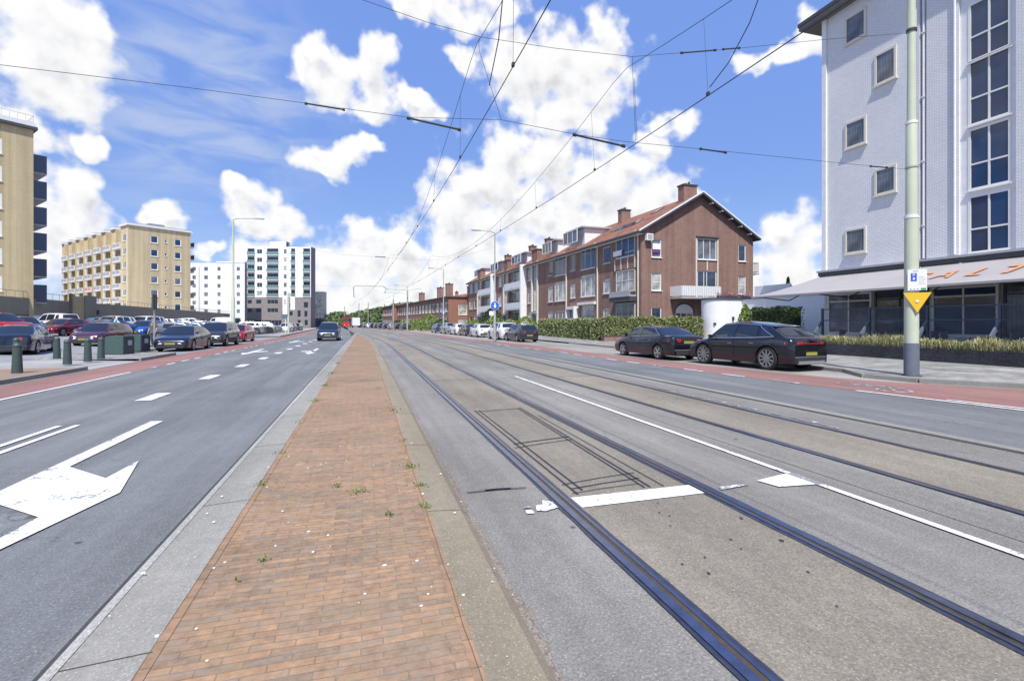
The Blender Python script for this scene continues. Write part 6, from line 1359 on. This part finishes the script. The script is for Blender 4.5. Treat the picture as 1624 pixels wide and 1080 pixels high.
car('dark_coupe', 'coupe', 'paint_darkblue', (-16.15, 30.6, .1), radians(14), 'dark blue coupe crossing the car park entrance at the left edge', group=G_P, plate=False)
car('parked_car', 'hatch', 'paint_maroon', (-16.3, 38.9, cz(-15, 0) + .05), radians(176), 'dark maroon hatchback facing the camera behind the bollards', group=G_P)
car('parked_car', 'sedan', 'paint_darkred', (-24.0, 51.0, cz(-24, 0)), radians(168), 'dark red saloon parked behind the maroon hatchback', group=G_P)
car('parked_suv', 'suv', 'paint_red', (-23.6, 41.8, cz(-23, 0) + .15), radians(-112), 'red SUV cut off by the left edge above the dark coupe', group=G_P)
car('parked_car', 'hatch', 'paint_steelblue', (-25.8, 48.6, cz(-26, 0)), radians(-128), 'steel blue hatchback right of the red SUV at the left edge', group=G_P)
car('parked_mpv', 'mpv', 'paint_white', (-29.0, 60.0, cz(-29, 0)), radians(55), 'long white people carrier parked side on below the podium wall', group=G_P, detail=False)
car('parked_car', 'sedan', 'paint_steelblue', (-20.9, 50.5, cz(-21, 0)), radians(160), 'grey blue saloon between the white people carrier and the maroon car', group=G_P, detail=False)
car('parked_suv', 'suv', 'paint_white', (-24.2, 60.0, cz(-24.2, 0) + .1), radians(168), 'white SUV facing the camera above the maroon hatchback', group=G_P, detail=False)
car('parked_van', 'mpv', 'paint_white', (-23.4, 65.5, cz(-23.4, 0) + .1), radians(165), 'white people carrier facing the camera above the green containers', group=G_P, detail=False)
car('parked_car', 'hatch', 'paint_blue', (-19.2, 54.0, cz(-19.2, 0) + .05), radians(172), 'bright blue hatchback beside the pedestrian', group=G_P)
car('delivery_van', 'van', 'paint_white', (-19.8, 82, cz(-19.8, 0)), radians(70), 'white delivery van side on in the middle of the car park', 'van', group=G_P, detail=False)
random.seed(44)
cols = ['paint_silver', 'paint_white', 'paint_darkgrey', 'paint_steelblue', 'paint_white', 'paint_black', 'paint_grey', 'paint_silver']
names_ = {'paint_silver': 'silver', 'paint_white': 'white', 'paint_darkgrey': 'dark grey', 'paint_steelblue': 'steel blue', 'paint_black': 'black', 'paint_grey': 'mid grey', 'paint_red': 'red', 'paint_darkblue': 'dark blue'}
idx = 0
ordn = ['first', 'second', 'third', 'fourth', 'fifth', 'sixth', 'seventh', 'eighth', 'ninth', 'tenth', 'eleventh', 'twelfth']
for (u0, s0, n, dsx, rowlab) in ((-15.3, 47.5, 7, 3.0, 'in the car park row just behind the roadside cars'), (-20.6, 70, 8, 2.9, 'in the middle row of the car park'), (-28.3, 68, 11, 2.9, 'in the rear row below the garage doors'), (-14.8, 74, 5, 3.2, 'in the far row before the white towers')):
    for i in range(n):
        if u0 == -15.3 and i < 1: continue
        p_ = random.choice(cols); k = pick('hatch', 'sedan', 'suv', 'hatch'); s_ = s0 + i * dsx
        if u0 == -20.6 and 78 < s_ < 87: continue
        noun = {'hatch': 'hatchback', 'sedan': 'saloon', 'suv': 'SUV'}[k]
        car('parked_car', k, p_, (u0 + random.uniform(-.3, .3), s_, cz(u0, 0)), radians(pick(-90, 90) + random.uniform(-3, 3)), '%s %s, %s %s' % (names_[p_], noun, ordn[i], rowlab), group=G_P, detail=False); idx += 1
for i, (u, s_, p_) in enumerate(((-12.6, 92, 'paint_white'), (-12.9, 99, 'paint_black'), (-12.8, 106, 'paint_darkgrey'), (-13.4, 113, 'paint_grey'))):
    car('parked_car', 'hatch', p_, (u, s_, .1), radians(178), ['small white hatchback beyond the bicycle railing', 'black hatchback beyond the bicycle railing', 'dark grey hatchback left of the oncoming SUV', 'mid grey hatchback farthest along the left pavement'][i], group=G_L, detail=False)
# ---- tram
TR = empty('tram', (-5.9, 184, 0), radians(3.3), 'red tram with raised pantograph approaching far down the track', 'tram', 'driving vehicles')
m = MB(); m.prism([(-1.2, .4), (-.9, 0), (.9, 0), (1.2, .4), (1.2, 24), (-1.2, 24)], .35, 2.0, 'tram_red'); m.prism([(-1.2, .5), (-.85, .15), (.85, .15), (1.2, .5), (1.2, 24), (-1.2, 24)], 3.0, 3.5, 'tram_red'); m.prism([(-1.15, .6), (-.8, .25), (.8, .25), (1.15, .6), (1.15, 24), (-1.15, 24)], 2.0, 3.0, 'pane_dark'); m.build('body', TR)
m = MB(); m.box(-.85, .85, .08, .2, 1.95, 3.05, 'pane_dark'); m.build('windscreen', TR); m = MB(); m.box(-.5, .5, .05, .16, 3.1, 3.4, 'dark_trim'); m.build('destination_display', TR)
for x in (-.7, .7): m = MB(); m.box(x - .15, x + .15, -.03, .02, .8, 1.0, 'lamp_clear'); m.build('headlight', TR)
m = MB(); m.tube([(-.6, 6, 3.5), (0, 5.0, 4.5), (-.7, 6, 5.5)], .05, 6, 'dark_metal'); m.tube([(.6, 6, 3.5), (0, 5.0, 4.5), (.7, 6, 5.5)], .05, 6, 'dark_metal'); m.tube([(-.9, 6, 5.55), (.9, 6, 5.55)], .05, 6, 'dark_metal'); m.box(-.8, .8, 5, 9, 3.5, 3.9, 'dark_metal'); m.build('pantograph', TR)
# ---- truck
TK = empty('truck', (-2.6, 176, 0), radians(5), 'small white box truck far away on the right side of the tracks', 'truck', 'driving vehicles')
m = MB(); m.box(-1.2, 1.2, 0, 4.5, .7, 3.3, 'truck_white'); m.build('box_body', TK); m = MB(); m.prism([(-1.1, 4.6), (1.1, 4.6), (1.1, 6.2), (-1.1, 6.2)], .6, 2.5, 'truck_white'); m.box(-1, 1, 6.2, 6.25, 1.5, 2.4, 'pane_dark'); m.build('cab', TK)
for y in (1.0, 5.4):
    for x in (-1.0, 1.0): t = bpy.data.objects.new('wheel', wheel_meshes(.45, 'rim')[0]); COL.objects.link(t); t.parent = TK; t.location = (x, y, .45)
# ================================================================== people
def person(loc, rz, label, shirt, pose, hairm='hair', scale=1.0, trousers='trousers'):
    root = empty('person', loc, rz, label, 'person')
    J = dict(pelvis=(0, 0, .95), waist=(0, 0, 1.10), chest=(0, .01, 1.32), neck=(0, 0, 1.50), head0=(0, .01, 1.58), head1=(0, .015, 1.68), head2=(0, .0, 1.76),
             shL=(-.17, 0, 1.43), elL=(-.24, .02, 1.16), wrL=(-.24, .12, .92), haL=(-.24, .15, .84), shR=(.17, 0, 1.43), elR=(.24, .02, 1.16), wrR=(.24, .12, .92), haR=(.24, .15, .84),
             hiL=(-.095, 0, .90), knL=(-.10, .05, .50), anL=(-.10, -.02, .09), toL=(-.11, .15, .035), hiR=(.095, 0, .90), knR=(.10, .02, .50), anR=(.10, -.05, .09), toR=(.11, .12, .035))
    J.update(pose)
    J['hem'] = (J['pelvis'][0], J['pelvis'][1], .84); J['top'] = tuple(lerp(J['chest'][i], J['neck'][i], .8) for i in range(3)); J['belt'] = (J['pelvis'][0], J['pelvis'][1] + .01, 1.03)
    R = dict(pelvis=(.15, .105), waist=(.135, .10), chest=(.155, .11), neck=(.055, .055), head0=(.062, .075), head1=(.078, .095), head2=(.06, .07), shL=(.06, .06), elL=(.045, .042), wrL=(.028, .028), haL=(.03, .018), hiL=(.088, .088), knL=(.06, .06), anL=(.042, .042), toL=(.04, .03), hem=(.155, .11), top=(.075, .065), belt=(.13, .095))
    E_ = [('pelvis', 'waist'), ('waist', 'chest'), ('chest', 'neck'), ('neck', 'head0'), ('head0', 'head1'), ('head1', 'head2'), ('chest', 'shL'), ('shL', 'elL'), ('elL', 'wrL'), ('wrL', 'haL'), ('chest', 'shR'), ('shR', 'elR'), ('elR', 'wrR'), ('wrR', 'haR'), ('pelvis', 'hiL'), ('hiL', 'knL'), ('knL', 'anL'), ('anL', 'toL'), ('pelvis', 'hiR'), ('hiR', 'knR'), ('knR', 'anR'), ('anR', 'toR')]
    def skinned(name, keys, edges, grow, mn, sub=2):
        idx_ = {k: i for i, k in enumerate(keys)}; me = bpy.data.meshes.new(name); me.from_pydata([J[k] for k in keys], [(idx_[a], idx_[b]) for a, b in edges], []); me.materials.append(MATS[mn])
        o = bpy.data.objects.new(name, me); COL.objects.link(o)
        bpy.context.view_layer.objects.active = o; md = o.modifiers.new('skin', 'SKIN')
        for k, i in idx_.items():
            rr = R.get(k) or R.get(k[:-1] + 'L'); me.skin_vertices[0].data[i].radius = (rr[0] + grow, rr[1] + grow)
        me.skin_vertices[0].data[0].use_root = True; md.use_smooth_shade = True
        s_ = o.modifiers.new('sub', 'SUBSURF'); s_.levels = sub; s_.render_levels = sub
        dg = bpy.context.evaluated_depsgraph_get(); ev = o.evaluated_get(dg); nm = bpy.data.meshes.new_from_object(ev); nm.polygons.foreach_set('use_smooth', [True] * len(nm.polygons)); o.modifiers.clear(); o.data = nm
        if not nm.materials: nm.materials.append(MATS[mn])
        o.parent = root; return o
    keys = [k for k in J if k not in ('hem', 'top', 'belt')]; b = skinned('body', keys, E_, 0, 'skin')
    # face
    f = MB(); hc = Vector(J['head1']); yv = .085
    for x in (-.03, .03): f.box(hc.x + x - .012, hc.x + x + .012, hc.y + yv, hc.y + yv + .008, hc.z - .0, hc.z + .010, 'hair')
    f.add([(hc.x - .012, hc.y + yv, hc.z - .035), (hc.x + .012, hc.y + yv, hc.z - .035), (hc.x, hc.y + yv + .028, hc.z - .03), (hc.x, hc.y + yv, hc.z + .01)], [(0, 1, 2), (1, 3, 2), (3, 0, 2)], 'skin'); f.box(hc.x - .022, hc.x + .022, hc.y + yv - .01, hc.y + yv + .004, hc.z - .058, hc.z - .05, 'lamp_red')
    for x in (-.082, .082): f.box(hc.x + x - .01, hc.x + x + .01, hc.y - .02, hc.y + .02, hc.z - .03, hc.z + .02, 'skin')
    f.build('face', root)
    for sgn, k, w_ in ((-1, 'haL', 'wrL'), (1, 'haR', 'wrR')):
        h_ = Vector(J[k]); d = (h_ - Vector(J[w_])).normalized(); fm = MB()
        for q, ln in zip(range(4), (.065, .075, .07, .055)):
            o0 = h_ + Vector((.0, -.024 + q * .016, 0)) + d * .01; fm.tube([o0, o0 + d * ln * .6, o0 + d * ln + Vector((-sgn * .02, 0, 0))], [.009, .008, .006], 6, 'skin')
        fm.tube([h_ + Vector((0, .03, .02)), h_ + Vector((-sgn * .015, .05, 0)) + d * .02], [.010, .007], 6, 'skin'); fm.build('fingers', root)
    R2 = dict(R)
    skinned('shirt', ['pelvis', 'hem', 'waist', 'chest', 'top', 'shL', 'elL', 'shR', 'elR'], [('pelvis', 'hem'), ('chest', 'top'), ('pelvis', 'waist'), ('waist', 'chest'), ('chest', 'shL'), ('shL', 'elL'), ('chest', 'shR'), ('shR', 'elR')], .018, shirt)
    skinned('trousers', ['pelvis', 'belt', 'hiL', 'knL', 'anL', 'hiR', 'knR', 'anR'], [('pelvis', 'belt'), ('pelvis', 'hiL'), ('hiL', 'knL'), ('knL', 'anL'), ('pelvis', 'hiR'), ('hiR', 'knR'), ('knR', 'anR')], .014, trousers)
    h = MB(); vs = []; n = 10
    c0 = Vector(J['head1']) + Vector((0, -.012, .022))
    for i in range(7):
        ph = pi * .5 * i / 6
        for k in range(n * 2):
            t = pi * k / n; low = .5 if sin(t) > .3 else -.35
            z = lerp(low * .09, .105, sin(ph)); vs.append(tuple(c0 + Vector((.088 * cos(ph) * cos(t), .108 * cos(ph) * sin(t), z))))
    h.add(vs, [(i * 2 * n + k, i * 2 * n + (k + 1) % (2 * n), (i + 1) * 2 * n + (k + 1) % (2 * n), (i + 1) * 2 * n + k) for i in range(6) for k in range(2 * n)], hairm); h.build('hair', root, 60)
    for k in ('L', 'R'):
        a, b_ = Vector(J['an' + k]), Vector(J['to' + k]); s2 = MB(); s2.tube([a + Vector((0, -.05, -.045)), a + Vector((0, 0, -.035)), b_ + Vector((0, .02, 0))], [.05, .055, .04], 8, 'black_rubber'); s2.build('shoe', root, 60)
    root.scale = (scale,) * 3; return root
person((-12.9, 37.2, .1), radians(150), 'person in a dark grey t-shirt standing between the green container and the dark blue saloon', 'shirt_grey', dict(elL=(-.27, -.02, 1.15), wrL=(-.29, .08, .92), haL=(-.29, .1, .84)), scale=1.02, trousers='trousers')
person((-19.6, 49.5, .5), radians(100), 'person in a light blue shirt bending beside the blue hatchback', 'shirt_blue', dict(chest=(0, .16, 1.24), waist=(0, .05, 1.08), neck=(0, .26, 1.38), head0=(0, .31, 1.45), head1=(0, .35, 1.53), head2=(0, .36, 1.61), shL=(-.17, .20, 1.33), shR=(.17, .20, 1.33), elL=(-.22, .32, 1.1), wrL=(-.20, .45, .95), haL=(-.2, .5, .9), elR=(.22, .32, 1.1), wrR=(.2, .45, .95), haR=(.2, .5, .9)))
